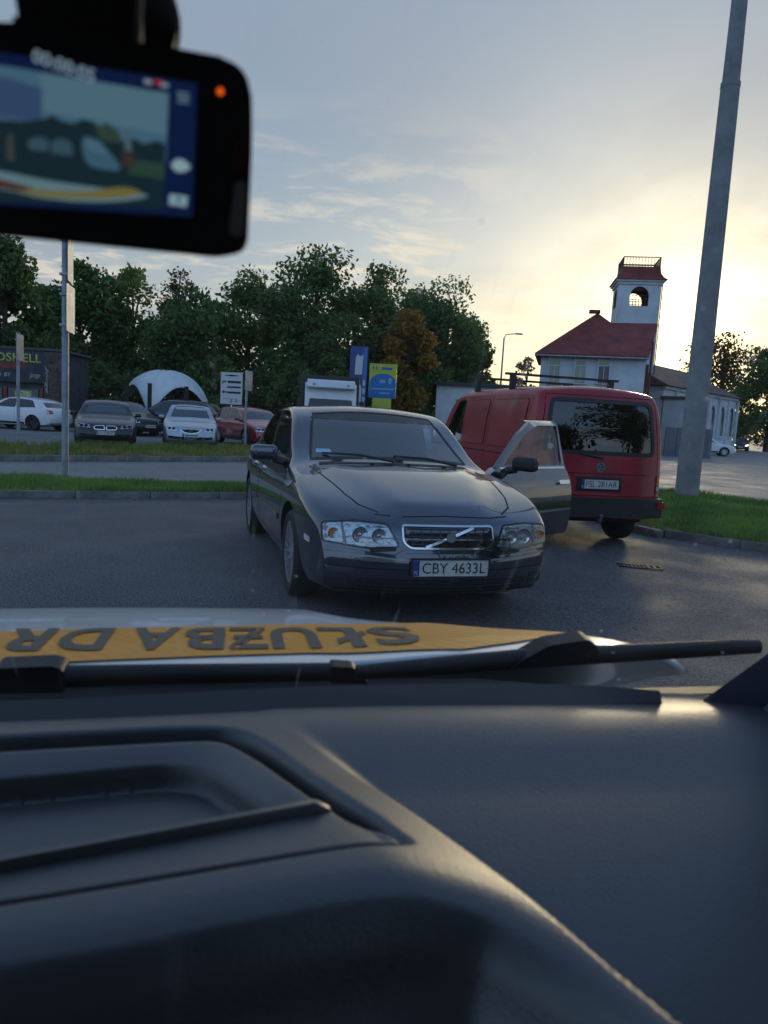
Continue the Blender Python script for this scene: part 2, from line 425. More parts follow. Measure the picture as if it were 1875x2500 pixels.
def sheet(name, outline, z, mat, step=0.5, fz=True):
    bm = flat_grid(outline, step)
    for v in bm.verts: v.co.z = z + (float(gz(v.co.x, v.co.y)) if fz else 0.0)
    o = bobj(name, bm, mat, None, 60)
    if o.data.polygons and o.data.polygons[0].normal.z < 0: o.data.flip_normals()
    return o
# ground: one sheet to the horizon, fine near the camera
def build_ground():
    xs = np.concatenate([[-1500, -400, -120, -50, -25], np.arange(-14, 14.01, 0.5), [25, 50, 120, 400, 1500]])
    ys = np.concatenate([[-1500, -300, -60, -20, -5], np.arange(-1, 20.01, 0.5), [30, 60, 120, 400, 1500]])
    verts = [(x, y, float(gz(x, y))) for y in ys for x in xs]; n = len(xs)
    faces = [(j*n+i, j*n+i+1, (j+1)*n+i+1, (j+1)*n+i) for j in range(len(ys)-1) for i in range(n-1)]
    tag(mobj('ground', verts, faces, M('asphalt_lot'), None, 60), 'dark worn asphalt of the parking lot in front of the cars', kind='structure')
build_ground()
tag(sheet('road', [(-30, 4), (-16, 8.5), (-6, 11), (0, 12.6), (3, 14), (6, 15.4), (12, 13), (30, 8), (90, 8), (90, 150), (34, 150), (17, 60), (8, 30), (-4, 19.3), (-14, 9.9), (-30, 6)], 0.004, M('asphalt_road'), 4.0), kind='structure')
tag(sheet('far_parking_lot', [(-60, 10), (-14.5, 14.5), (-9.8, 18.7), (-5.4, 24), (0, 30), (8, 38.2), (9, 62), (-70, 62)], 0.004, M('asphalt_far'), 8, False), kind='structure')
pmat('forest_floor', (0.022, 0.024, 0.012), 1.0, var=(0.8, 0.5))
tag(sheet('woodland_floor', [(-90, 40), (-30, 41), (-10, 43), (12, 47), (22, 60), (20, 120), (-90, 120)], 0.012, M('forest_floor'), 12, False), kind='structure')

def island(name, near, far, h, label):
    out = near + far[::-1]
    bm = flat_grid(out, 0.6)
    for v in bm.verts: v.co.z = h + float(gz(v.co.x, v.co.y)) - 0.012
    r = bmesh.ops.extrude_face_region(bm, geom=list(bm.faces))
    for g in r['geom']:
        if isinstance(g, bmesh.types.BMVert): g.co.z -= h+0.05
    return tag(bobj(name, bm, M('soil'), None, 60), label, kind='structure')
def polyline_pts(pts, step):
    out = []; carry = 0.0
    for a, b in zip(pts, pts[1:]):
        a = Vector(a); b = Vector(b); Ln = (b-a).length; s = carry
        while s < Ln: out.append((a+(b-a)*s/Ln, math.atan2(b.y-a.y, b.x-a.x))); s += step
        carry = s-Ln
    return out
def kerb(name, pts, h, label, width=0.12, side=1):
    root = bpy.data.objects.new(name, None); COL.objects.link(root); tag(root, label, kind='structure')
    bm = bmesh.new(); add_box(bm, (0, 0, 0), (0.992, width, h+0.06), None, 0.012, 2)
    o0 = bobj('kerb_stone', bm, M('kerb'), root, 40); first = True
    for p, a in polyline_pts(pts, 1.0):
        o = o0 if first else link(o0.copy(), root); first = False
        w2 = width/2-.025; cx = p.x+0.5*math.cos(a)-side*math.sin(a)*w2; cy = p.y+0.5*math.sin(a)+side*math.cos(a)*w2
        o.location = (cx, cy, (h-0.06)/2+float(gz(cx, cy))+random.uniform(-0.004, 0.004)); o.rotation_euler = (random.uniform(-.003, .003), random.uniform(-.003, .003), a+random.uniform(-.004, .004))
L_NEAR = [(-16, 4.5), (-5.12, 9.73), (-2.26, 11.11), (0.0, 12.2)]
L_FAR = [(-16, 8.3), (-5.9, 11.25), (-2.47, 12.15), (0.3, 12.7)]
island('grass_verge', L_NEAR, L_FAR, 0.10, 'narrow grass verge between the lot and the road')
kerb('kerb', L_NEAR, 0.10, 'pale kerb along the near edge of the left verge')
F_NEAR = [(-20, 4.2), (-8.06, 15.33), (-3.97, 19.12), (2.0, 24.6), (10, 31.5), (11.5, 34)]
F_FAR = [(-22, 6.0), (-9.8, 18.6), (-5.4, 23.9), (0, 30), (8, 38), (11, 37)]
island('far_grass_verge', F_NEAR, F_FAR, 0.14, 'grass verge between the road and the parked cars')
kerb('far_kerb', F_NEAR, 0.14, 'grey kerb along the far side of the road', 0.15)
R_NEAR = [(3.35, 13.2), (3.45, 11.4), (3.75, 10.6), (4.3, 10.1), (5.0, 9.55), (7.0, 8.3), (12, 6.2)]
R_FAR = [(4.0, 14.4), (4.8, 15.2), (5.8, 15.7), (6.6, 15.6), (7.9, 15.0), (9.5, 14.2), (16, 11)]
island('grass_island', R_NEAR, R_FAR, 0.11, 'grass island beside the concrete lamp pole')
kerb('island_kerb', R_NEAR, 0.11, 'dark kerb round the grass island')

# grass blades ("stuff")
def leaf_mat(name, cols, trans=0.35, rough=0.6, scale=0.35, spec=0.3):
    m = bpy.data.materials.new(name); m.use_nodes = True; nt = m.node_tree; N = nt.nodes; L = nt.links
    b = N['Principled BSDF']; out = N['Material Output']; b.inputs['Roughness'].default_value = rough; b.inputs['Specular IOR Level'].default_value = spec
    tc = N.new('ShaderNodeTexCoord'); n = N.new('ShaderNodeTexNoise'); n.inputs['Scale'].default_value = scale; n.inputs['Detail'].default_value = 5; n.inputs['Roughness'].default_value = 0.7
    oi = N.new('ShaderNodeObjectInfo'); va = N.new('ShaderNodeVectorMath'); va.operation = 'ADD'
    L.new(tc.outputs['Object'], va.inputs[0]); L.new(oi.outputs['Random'], va.inputs[1]); L.new(va.outputs[0], n.inputs['Vector'])
    cr = N.new('ShaderNodeValToRGB'); L.new(n.outputs[0], cr.inputs[0]); e = cr.color_ramp.elements
    e[0].position = 0.34; e[1].position = 0.66; e[0].color = (*cols[0], 1); e[1].color = (*cols[-1], 1)
    for i, c in enumerate(cols[1:-1]):
        q = e.new(0.34+0.32*(i+1)/(len(cols)-1)); q.color = (*c, 1)
    L.new(cr.outputs[0], b.inputs['Base Color'])
    t = N.new('ShaderNodeBsdfTranslucent'); L.new(cr.outputs[0], t.inputs[0]); mx = N.new('ShaderNodeMixShader'); mx.inputs[0].default_value = trans
    L.new(b.outputs[0], mx.inputs[1]); L.new(t.outputs[0], mx.inputs[2]); L.new(mx.outputs[0], out.inputs[0])
    MATS[name] = m; return m
leaf_mat('grass', [(0.100, 0.185, 0.045), (0.145, 0.270, 0.060), (0.20, 0.33, 0.075)], 0.3, 0.7, 0.9)
leaf_mat('grass_dry', [(0.105, 0.165, 0.036), (0.17, 0.22, 0.052), (0.26, 0.22, 0.075)], 0.3, 0.7, 0.7)
def in_poly(pts, poly):
    x, y = pts[:, 0], pts[:, 1]; ins = np.zeros(len(pts), bool); k = len(poly)
    for i in range(k):
        x0, y0 = poly[i]; x1, y1 = poly[(i+1) % k]
        c = ((y0 > y) != (y1 > y)); 
        with np.errstate(divide='ignore', invalid='ignore'): xi = (x1-x0)*(y-y0)/(y1-y0+1e-12)+x0
        ins ^= c & (x < xi)
    return ins
def fast_mesh(name, verts, loops_per, mat, parent=None, smooth=False):
    nv = len(verts); nf = nv//loops_per
    me = bpy.data.meshes.new(name); me.vertices.add(nv); me.vertices.foreach_set('co', np.ascontiguousarray(verts, np.float32).ravel())
    me.loops.add(nv); me.loops.foreach_set('vertex_index', np.arange(nv, dtype=np.int32))
    me.polygons.add(nf); me.polygons.foreach_set('loop_start', np.arange(0, nv, loops_per, dtype=np.int32))
    me.update(calc_edges=True); me.materials.append(mat); me.validate()
    return link(bpy.data.objects.new(name, me), parent)
def blades(name, near, far, h, n, size, mat, label, box_, dens=None, wid=0.012):
    poly = near + far[::-1]
    p = RNG.uniform((box_[0], box_[2]), (box_[1], box_[3]), (n*3, 2)); p = p[in_poly(p, poly)]
    # clumpy density
    f = np.sin(p[:, 0]*2.1+np.sin(p[:, 1]*1.7))*np.sin(p[:, 1]*2.9+1.3*np.sin(p[:, 0]*1.1))
    keep = RNG.uniform(0, 1, len(p)) < (0.55+0.45*f); p = p[keep][:n]; f = f[keep][:n]; k = len(p)
    a = RNG.uniform(0, 2*np.pi, k); hh = size*RNG.uniform(0.35, 1.2, k)*(1+0.35*f); lean = RNG.uniform(0, 0.55, k)*hh; b = RNG.uniform(0, 2*np.pi, k)
    z = h-0.015+gz(p[:, 0], p[:, 1]); w = wid*RNG.uniform(0.6, 1.4, k)
    v = np.zeros((k, 3, 3)); v[:, 0] = np.stack([p[:, 0]-np.cos(a)*w, p[:, 1]-np.sin(a)*w, z], 1); v[:, 1] = np.stack([p[:, 0]+np.cos(a)*w, p[:, 1]+np.sin(a)*w, z], 1)
    v[:, 2] = np.stack([p[:, 0]+np.cos(b)*lean, p[:, 1]+np.sin(b)*lean, z+hh], 1)
    tag(fast_mesh(name, v.reshape(-1, 3), 3, mat), label, 'grass', kind='stuff')
blades('verge_grass', L_NEAR, L_FAR, 0.10, 60000, 0.10, M('grass'), 'short green grass on the narrow verge by the lot', (-8, 0.3, 8, 12.8))
blades('far_verge_grass', F_NEAR, F_FAR, 0.14, 55000, 0.16, M('grass_dry'), 'patchy dry grass on the verge before the parked cars', (-14, 6, 9, 37), wid=0.02)
blades('island_grass', R_NEAR, R_FAR, 0.11, 70000, 0.11, M('grass'), 'green grass on the island round the lamp pole', (3.3, 11.5, 7.5, 15.8))

# small stones, leaves and scraps on the lot
def scatter_litter():
    k = 420; x = RNG.uniform(-7, 7, k); y = RNG.uniform(2.6, 11, k); s = RNG.uniform(0.006, 0.02, k)*(1+(RNG.uniform(0, 1, k) > 0.93)*1.2)
    ok = ~in_poly(np.stack([x, y], 1), R_NEAR+R_FAR[::-1]) & ~in_poly(np.stack([x, y], 1), L_NEAR+L_FAR[::-1]); x, y, s = x[ok], y[ok], s[ok]; k = len(x)
    a = RNG.uniform(0, 6.28, k); z = gz(x, y)+0.004
    v = np.zeros((k, 4, 3))
    for i in range(4):
        v[:, i] = np.stack([x+np.cos(a+i*1.57)*s*(1 if i % 2 else 0.6), y+np.sin(a+i*1.57)*s*(1 if i % 2 else 0.6), z+(0.3*s if i % 2 else 0)], 1)
    tag(fast_mesh('leaf_litter', v.reshape(-1, 3), 4, pmat('litter', (0.20, 0.17, 0.12), 0.9, var=(3, 0.6), var_col=(0.42, 0.40, 0.36))), 'scattered pale fallen leaves and grit on the asphalt', 'litter', kind='stuff')
scatter_litter()
# painted lines of the road on the right
tag(sheet('lane_marking', [(9.0, 24.3), (30, 22.0), (30, 22.25), (9.0, 24.5)], 0.010, M('line_paint'), 3, False), kind='structure')
tag(sheet('edge_marking', [(8, 36.2), (34, 36.6), (34, 37.0), (8, 36.5)], 0.010, M('line_paint'), 3, False), kind='structure')

# drain grate in the lot
def drain():
    c = at_z(1562, 1380, -0.10); z = float(gz(c.x, c.y)); c.z = z
    t = thing('drain_grate', 'small iron drain grate with yellowed frame set in asphalt', 'drain', c, R(-8))
    pmat('iron_yellow', (0.34, 0.27, 0.13), 0.7, 0.3, var=(9, 0.4)); pmat('iron', (0.03, 0.03, 0.032), 0.7, 0.5)
    bm = bmesh.new()
    for s in (-1, 1):
        add_box(bm, (0.155, s*0.085, 0.008), (0.15, 0.02, 0.016)); add_box(bm, (0.155+s*0.066, 0, 0.008), (0.018, 0.19, 0.016))
    add_box(bm, (0.155, 0, 0.008), (0.02, 0.15, 0.014))
    bobj('frame', bm, M('iron_yellow'), t)
    box('sump', (0, 0, 0.002), (0.44, 0.17, 0.004), M('dark_well'), t)
    bm = bmesh.new()
    for s in (-1, 1): add_box(bm, (-0.08, s*0.085, 0.006), (0.30, 0.02, 0.012))
    bobj('rim', bm, M('iron'), t)
    for i in range(7): box('grate_bar', (-0.21+i*0.042, 0, 0.006), (0.014, 0.15, 0.012), M('iron'), t)
drain()

# ================================================================== vehicles
def car_body(name, sp, mat, parent, nx=70, nz=16, na=6, nt=10):
    top, bot, plan, side = pchip(sp['top']), pchip(sp['bot']), pchip(sp['plan']), pchip(sp['side'])
    rad, crown, bow = pchip(sp['rad']), pchip(sp['crown']), pchip(sp['bow']); pw = sp.get('bowp', 2.2); W = max(p[1] for p in sp['plan'])
    mod = sp.get('mod')
    x0, x1 = sp['top'][0][0], sp['top'][-1][0]
    t = np.linspace(0, 1, nx); xs = x0+(x1-x0)*(0.5-0.5*np.cos(np.pi*t))*0.55+(x1-x0)*t*0.45
    secs = []
    for x in xs:
        zt, zb, w, r, cr = float(top(x)), float(bot(x)), float(plan(x)), float(rad(x)), float(crown(x))
        r = min(r, (zt-zb)*0.45); cr = min(cr, (zt-zb)*0.25); zs = zt-cr-r
        half = lambda z: w*float(side(z))
        pts = [(half(zb)*0.93*q/7, zb) for q in range(8)]
        z0 = zb+0.03
        for i in range(nz):
            z = z0+(zs-z0)*i/(nz-1); pts.append((half(z), z))
        ys = half(zs); ry = r*sp.get('ry', 1.25)
        for i in range(1, na+1):
            a = math.pi/2*i/na; pts.append((ys-ry*(1-math.cos(a)), zs+r*math.sin(a)))
        yt = ys-ry
        for i in range(1, nt+1):
            f = 1-i/nt; y = yt*f; dz = mod(x, y, zt) if mod else 0.0
            pts.append((y, zt-cr*f*f+dz))
        ring = pts + [(-y, z) for y, z in pts[-2:0:-1]]
        b = float(bow(x)); secs.append([(x+b*min(1.15, abs(y)/W)**pw, y, z) for y, z in ring])
    def squash(sec, f, dx):
        zc = 0.5*(min(p[2] for p in sec)+max(p[2] for p in sec)); return [(x+dx, y*(1-0.02*(1-f)), zc+(z-zc)*f) for x, y, z in sec]
    nx += 6; a, b = secs[0], secs[-1]
    secs = [squash(a, .03, -.008), squash(a, .4, -.0075), squash(a, .8, -.005)] + secs + [squash(b, .8, .005), squash(b, .4, .0075), squash(b, .03, .008)]
    n = len(secs[0]); verts = [p for s in secs for p in s]; faces = []
    for i in range(nx-1):
        for k in range(n): faces.append((i*n+k, i*n+(k+1) % n, (i+1)*n+(k+1) % n, (i+1)*n+k))
    faces.append(tuple(range(n))[::-1]); faces.append(tuple((nx-1)*n+k for k in range(n)))
    bm = bmesh.new(); bv = [bm.verts.new(v) for v in verts]
    for f in faces: bm.faces.new([bv[i] for i in f])
    bmesh.ops.triangulate(bm, faces=[f for f in bm.faces if len(f.verts) > 4])
    o = bobj(name, bm, mat, parent, 35); me = o.data
    bvh = BVHTree.FromPolygons([v.co.copy() for v in me.vertices], [tuple(p.vertices) for p in me.polygons])
    return o, bvh
def cyl_cutter(c, r, h, axis='Y'):
    bm = bmesh.new(); bmesh.ops.create_cone(bm, cap_ends=True, segments=40, radius1=r, radius2=r, depth=h)
    if axis == 'Y': bmesh.ops.rotate(bm, matrix=Matrix.Rotation(math.pi/2, 3, 'X'), verts=bm.verts)
    bmesh.ops.translate(bm, vec=c, verts=bm.verts)
    return bobj('cutter', bm, M('dark_well'))
def prism_cutter(outline, axis, d0, d1, mat='black_plastic'):
    b = {'L': basis((1, 0, 0), (0, 0, 1), (0, 1, 0)), 'F': basis((0, 1, 0), (0, 0, 1), (1, 0, 0))}[axis]
    return prism('cutter', outline, d0, d1, M(mat), None, b)
def wheel(parent, x, y, r, w, spokes=10, rim_mat='alloy', style='y', steer=0.0, caliper=False, rim_r=None):
    s = 1 if y > 0 else -1; rr = rim_r or r*0.70
    prof = [(rr*0.97, -w/2+0.012), (rr+0.012, -w/2), (r-0.03, -w/2), (r-0.006, -w/2+0.022), (r, -w/2+0.05), (r, w/2-0.05), (r-0.006, w/2-0.022), (r-0.03, w/2), (rr+0.012, w/2), (rr*0.97, w/2-0.012)]
    t = lathe('wheel', prof, M('rubber'), parent, 40); t.location = (x, y, r); t.rotation_euler = (0, 0, steer)
    yo = s*(w/2-0.012)
    bm = bmesh.new()
    def ring(r0, r1, y0, y1, n=40):
        vs_ = []
        for i in range(n):
            a = 2*math.pi*i/n; c, q = math.cos(a), math.sin(a)
            vs_.append([bm.verts.new((c*rad, yy, q*rad)) for rad, yy in ((r0, y0), (r1, y0), (r1, y1), (r0, y1))])
        for i in range(n):
            j = (i+1) % n
            for k in range(4): bm.faces.new((vs_[i][k], vs_[i][(k+1) % 4], vs_[j][(k+1) % 4], vs_[j][k]))
    ring(rr*0.93, rr*0.985, yo-s*0.15, yo)
    ring(0.006, 0.062, yo-s*0.06, yo-s*0.012, 20)
    if style == 'y':
        for i in range(spokes):
            a = 2*math.pi*i/spokes
            for q in (-1, 1):
                a2 = a+q*0.13
                p0 = Vector((math.cos(a)*0.05, yo-s*0.03, math.sin(a)*0.05)); p1 = Vector((math.cos(a2)*rr*0.94, yo-s*0.012, math.sin(a2)*rr*0.94))
                d = (p1-p0); mid = (p0+p1)/2; rot = Matrix((d.normalized(), Vector((0, 1, 0)), d.normalized().cross(Vector((0, 1, 0))))).transposed()
                add_box(bm, mid, (d.length, 0.022, 0.014), rot)
    else:
        for i in range(spokes):
            a = 2*math.pi*i/spokes; p0 = Vector((math.cos(a)*0.04, yo-s*0.03, math.sin(a)*0.04)); p1 = Vector((math.cos(a)*rr*0.94, yo-s*0.02, math.sin(a)*rr*0.94))
            d = p1-p0; rot = Matrix((d.normalized(), Vector((0, 1, 0)), d.normalized().cross(Vector((0, 1, 0))))).transposed()
            add_box(bm, (p0+p1)/2, (d.length, 0.03, 0.055), rot)
    bobj('rim', bm, M(rim_mat), t, 30)
    lathe('brake_disc', [(0.02, yo-s*0.11), (rr*0.72, yo-s*0.11), (rr*0.72, yo-s*0.085), (0.02, yo-s*0.085)], M('dull_metal'), t, 28)
    lathe('hub_backing', [(0.0, -s*(w/2-0.03)), (rr*0.95, -s*(w/2-0.03)), (rr*0.95, -s*(w/2-0.05)), (0.0, -s*(w/2-0.05))], M('dark_well'), t, 24)
    if caliper: box('brake_caliper', (rr*0.1, yo-s*0.085, rr*0.62), (0.20, 0.05, 0.09), M('caliper_red'), t, 0.01)
    return t
def plate(parent, text, mtx, w=0.52, h=0.114, letters=True, frame=True):
    p = prism('number_plate', rpoly([(-w/2, -h/2), (w/2, -h/2), (w/2, h/2), (-w/2, h/2)], 0.012), 0, 0.006, M('plate_white'), parent, mtx)
    bx = prism('plate_band', [(-w/2+0.003, -h/2+0.003), (-w/2+0.045, -h/2+0.003), (-w/2+0.045, h/2-0.003), (-w/2+0.003, h/2-0.003)], 0.006, 0.0075, M('plate_blue'), p, mtx)
    if frame: 
        bm = bmesh.new()
        for (cx, cy, sx, sy) in ((0, -h/2-0.006, w+0.024, 0.012), (0, h/2+0.006, w+0.024, 0.012), (-w/2-0.006, 0, 0.012, h), (w/2+0.006, 0, 0.012, h)): add_box(bm, (cx, cy, 0.004), (sx, sy, 0.014))
        bmesh.ops.transform(bm, matrix=mtx, verts=bm.verts); bobj('plate_frame', bm, M('black_plastic'), p)
    if letters and text:
        text_obj('plate_characters', text, M('ink'), p, mtx @ Matrix.Translation((0.022, 0, 0.006)), height=h*0.66, width=(w-0.085), depth=0.0015)
        text_obj('country_code', 'PL', M('plate_white'), p, mtx @ Matrix.Translation((-w/2+0.024, -h*0.28, 0.0075)), height=h*0.2, depth=0.001)
    else:
        text_obj if False else prism('plate_characters', [(-w/2+0.07, -h*0.2), (w/2-0.04, -h*0.2), (w/2-0.04, h*0.2), (-w/2+0.07, h*0.2)], 0.006, 0.0075, pmat('plate_blur', (0.22, 0.22, 0.22), 0.6, var=(40, 0.8)), p, mtx)
    return p
def mirror(parent, c, s, mat, sz=(0.10, 0.20, 0.13), name='side_mirror'):
    bm = bmesh.new(); add_box(bm, c, sz, None, min(sz)*0.38, 4)
    for v in bm.verts:
        if v.co.x > c[0]: v.co.z -= 0.0
    o = bobj(name, bm, mat, parent, 60)
    tube('mirror_arm', [(c[0]+0.0, c[1]-s*sz[1]*0.35, c[2]-sz[2]*0.42), (c[0]+0.03, c[1]-s*(sz[1]*0.5+0.06), c[2]-sz[2]*0.55)], [0.03, 0.035], M('black_plastic'), o, 8)
    box('mirror_glass', (c[0]-sz[0]/2-0.002, c[1], c[2]), (0.006, sz[1]*0.82, sz[2]*0.78), M('chrome'), o, 0.002)
    return o

# ------------------------------------------------------------------ the dark grey saloon
def build_saloon():
    loc = (-0.245, 7.00, 0.0); hd = math.atan2(-2.75, 0.82)
    t = thing('saloon_car', 'dark grey saloon facing the camera with its driver door open', 'car', loc, hd)
    def mod(x, y, zt):
        if x < 1.0 or x > 2.32: return 0.0
        v = 0.30+(2.3-x)*0.30
        d = (1-float(sstep(v-0.05, v+0.07, abs(y))))
        k = float(sstep(1.0, 1.25, x))*(1-float(sstep(2.15, 2.32, x)))
        return 0.026*d*k
    sp = dict(
        top=[(-2.41, .60), (-2.385, .78), (-2.33, .93), (-2.2, .985), (-1.8, 1.025), (-1.62, 1.07), (-1.30, 1.23), (-0.98, 1.365), (-0.55, 1.425), (-0.15, 1.437), (0.10, 1.418), (0.30, 1.372), (0.60, 1.225), (0.90, 1.06), (1.05, .985), (1.14, .958), (1.5, .915), (1.9, .835), (2.15, .765), (2.27, .716), (2.335, .672), (2.375, .60), (2.40, .52), (2.41, .46)],
        bot=[(-2.41, .36), (-2.3, .27), (-1.9, .22), (0, .20), (1.9, .19), (2.3, .20), (2.38, .235), (2.41, .30)],
        plan=[(-2.41, .70), (-2.3, .80), (-1.9, .885), (-1.2, .912), (0, .916), (1.2, .912), (1.7, .90), (2.1, .868), (2.3, .83), (2.41, .80)],
        side=[(.15, .90), (.25, .955), (.40, .985), (.60, 1.0), (.76, .985), (.86, .955), (.93, .905), (.975, .874), (1.1, .842), (1.25, .800), (1.40, .742), (1.5, .70)],
        rad=[(-2.41, .06), (-2.2, .07), (-1.7, .06), (-1.3, .05), (-.8, .065), (0.2, .065), (0.7, .04), (1.1, .05), (1.5, .07), (2.2, .07), (2.41, .05)],
        crown=[(-2.41, .02), (-1.8, .03), (-1.3, .05), (-.5, .035), (.2, .04), (.7, .06), (1.1, .03), (1.7, .035), (2.3, .02), (2.41, .01)],
        bow=[(-2.41, .22), (-1.7, .05), (-1.0, 0), (0.1, 0), (.5, -.03), (1.1, -.10), (1.5, -.04), (1.8, -.06), (2.2, -.20), (2.41, -.30)], bowp=2.3, mod=mod)
    P = M('paint_grey'); body, bvh = car_body('body', sp, P, t, 84, 20)
    rw = 0.318; fx, rx = 1.44, -1.35
    # outlines
    belt = .962
    ws = spline([(-.665, .982), (-.35, 1.003), (0, 1.01), (.35, 1.003), (.665, .982)], 5) + spline([(.545, 1.350), (.27, 1.376), (0, 1.385), (-.27, 1.376), (-.545, 1.350)], 5)
    fwin = rpoly([(0.73, belt+.018), (-.30, belt+.012), (-.34, 1.362), (.05, 1.352), (.32, 1.255)], [.02, .03, .04, .05, .06])
    rwin = rpoly([(-.41, belt+.012), (-1.12, belt+.03), (-1.20, 1.05), (-1.02, 1.23), (-.78, 1.335), (-.45, 1.362)], [.03, .03, .05, .08, .06, .03])
    back = spline([(-.58, 1.09), (0, 1.10), (.58, 1.09)], 5) + spline([(.47, 1.32), (0, 1.335), (-.47, 1.32)], 5)
    door = rpoly([(1.00, .30), (1.06, .55), (1.03, .90), (.80, .985), (.40, 1.255), (.06, 1.395), (-.37, 1.40), (-.385, .97), (-.39, .40), (-.36, .30)], [.05, .05, .04, .05, .08, .06, .03, .02, .04, .05])
    # cabin hollow
    cav = dict(sp); 
    cav['top'] = [(-1.45, .95), (-1.25, 1.13), (-0.95, 1.31), (-0.5, 1.382), (-0.1, 1.39), (0.2, 1.35), (0.55, 1.19), (0.80, 1.04), (0.98, .93)]
    cav['bot'] = [(-1.45, .36), (.98, .36)]; cav['plan'] = [(-1.45, .80), (-.9, .845), (0, .85), (.98, .83)]; cav['rad'] = [(-1.45, .05), (.98, .05)]; cav['crown'] = [(-1.45, .03), (.98, .03)]; cav['mod'] = None
    cobj, _ = car_body('cutter', cav, M('seat'), None, 24, 10, 4, 6)
    cut = [cobj, prism_cutter(fwin, 'L', -1.2, -.45), prism_cutter(rwin, 'L', -1.2, 1.2), prism_cutter(door, 'L', .55, 1.2), prism_cutter(ws, 'F', .2, 1.6), prism_cutter(back, 'F', -1.9, -.95)]
    for xx in (fx, rx):
        for s in (-1, 1): cut.append(cyl_cutter((xx, s*0.95, rw+.005), rw+.055, 0.62))
    boolean(body, cut); set_smooth(body.data, 32)
    # glass
    g = patch('windscreen', bvh, ws, 'F', M('glass_tint'), t, -.006, 0, .07)
    strip('windscreen_seal', bvh, ws, 'F', .022, M('black_plastic'), g, .001, .01, True)
    patch('sun_strip', bvh, [(-.565, 1.30), (.565, 1.30), (.535, 1.345), (.27, 1.370), (0, 1.379), (-.27, 1.370), (-.535, 1.345)], 'F', glass_mat('sun_strip', (.06, .07, .10), 1.5, 0, .0), g, -.004, 0, .07)
    patch('registration_sticker', bvh, rpoly([(-.605, 1.030), (-.485, 1.034), (-.485, 1.062), (-.60, 1.058)], .008), 'F', M('sticker'), g, -.003, .002, .05)
    patch('side_window', bvh, fwin, 'R', M('glass_tint'), t, -.006, 0, .08)
    for a in 'LR': patch('rear_side_window', bvh, rwin, a, M('glass_dark'), t, -.006, 0, .08)
    patch('rear_window', bvh, back, 'B', M('glass_dark'), t, -.006, 0, .08)
    for a in 'LR':
        strip('window_trim', bvh, [(.78, belt-.006), (-.35, belt-.012), (-1.18, belt+.008)] if a == 'R' else [(-.40, belt-.012), (-1.18, belt+.008)], a, .016, M('chrome'), t, .004, .008)
        strip('rear_door_seam', bvh, [(-.40, belt-.03), (-.40, .42), (-.38, .30), (-1.0, .30), (-1.10, .62), (-1.20, .80), (-1.22, .95)], a, .007, M('dark_well'), t, .0008, .004)
        strip('rub_strip', bvh, [(-.42, .525), (-.95, .53)], a, .045, P, t, .010, .02)
        patch('door_handle', bvh, rpoly([(-.98, .80), (-.78, .80), (-.78, .835), (-.98, .835)], .012), a, M('chrome'), t, .022, .03, .05)
    strip('front_door_seam', bvh, [(1.03, .93), (1.06, .55), (1.00, .30), (-.36, .30), (-.385, .97)], 'R', .007, M('dark_well'), t, .0008, .004)
    strip('rub_strip', bvh, [(.95, .515), (-.36, .525)], 'R', .045, P, t, .010, .02)
    strip('rub_strip_trim', bvh, [(.95, .535), (-.36, .545)], 'R', .010, M('chrome'), t, .014, .008)
    patch('door_handle', bvh, rpoly([(-.32, .80), (-.12, .80), (-.12, .835), (-.32, .835)], .012), 'R', M('chrome'), t, .022, .03, .05)
    patch('side_repeater', bvh, rpoly([(1.10, .545), (1.14, .545), (1.14, .565), (1.10, .565)], .008), 'R', M('amber'), t, .006, .01, .04)
    # bonnet shut lines
    for s in (-1, 1):
        strip('bonnet_seam', bvh, [(1.10, s*.70), (1.5, s*.665), (1.9, s*.60), (2.08, s*.545), (2.20, s*.44)], 'T', .012, M('dark_well'), t, .0008, .004)
    strip('bonnet_edge_seam', bvh, [(-.47, .712), (-.33, .706), (0, .716), (.33, .706), (.47, .712)], 'F', .007, M('dark_well'), t, .0008, .004)
    for yy in (-.22, .08, .38): box('washer_nozzle', cast(bvh, 'T', 1.20, yy, .006), (.02, .03, .014), M('black_plastic'), t, .004)
    # scuttle and wipers
    strip('scuttle_panel', bvh, [(1.075, -.62), (1.13, -.30), (1.145, 0), (1.13, .30), (1.075, .62)], 'T', .075, M('black_plastic'), t, .004, .02)
    for y0, y1, z1 in ((-.02, -.56, .0), (.52, .02, .0)):
        a = cast(bvh, 'T', 1.13, y0, .02); b = cast(bvh, 'F', y1, 1.03, .02)
        w_ = tube('wiper', [a, (a+b)/2+Vector((.02, 0, .02)), b], [.012, .010, .008], M('black_plastic'), t, 8)
    # front: lamps, grille, bumper
    for s in (-1, 1):
        out = [(s*.80, .535), (s*.80, .650), (s*.60, .672), (s*.405, .662), (s*.335, .525), (s*.52, .508)]
        if s < 0: out = out[::-1]
        h = patch('headlight', bvh, rpoly(out, .022), 'F', M('reflector'), t, .0015, .02, .04)
        glassm = glass_mat('lamp_lens', (.80, .84, .86), 1.5, .0, .05)
        patch('lens', bvh, rpoly(out, .022), 'F', glassm, h, .016, 0, .05)
        ind = [(s*.795, .54), (s*.795, .645), (s*.69, .66), (s*.665, .52)]
        if s < 0: ind = ind[::-1]
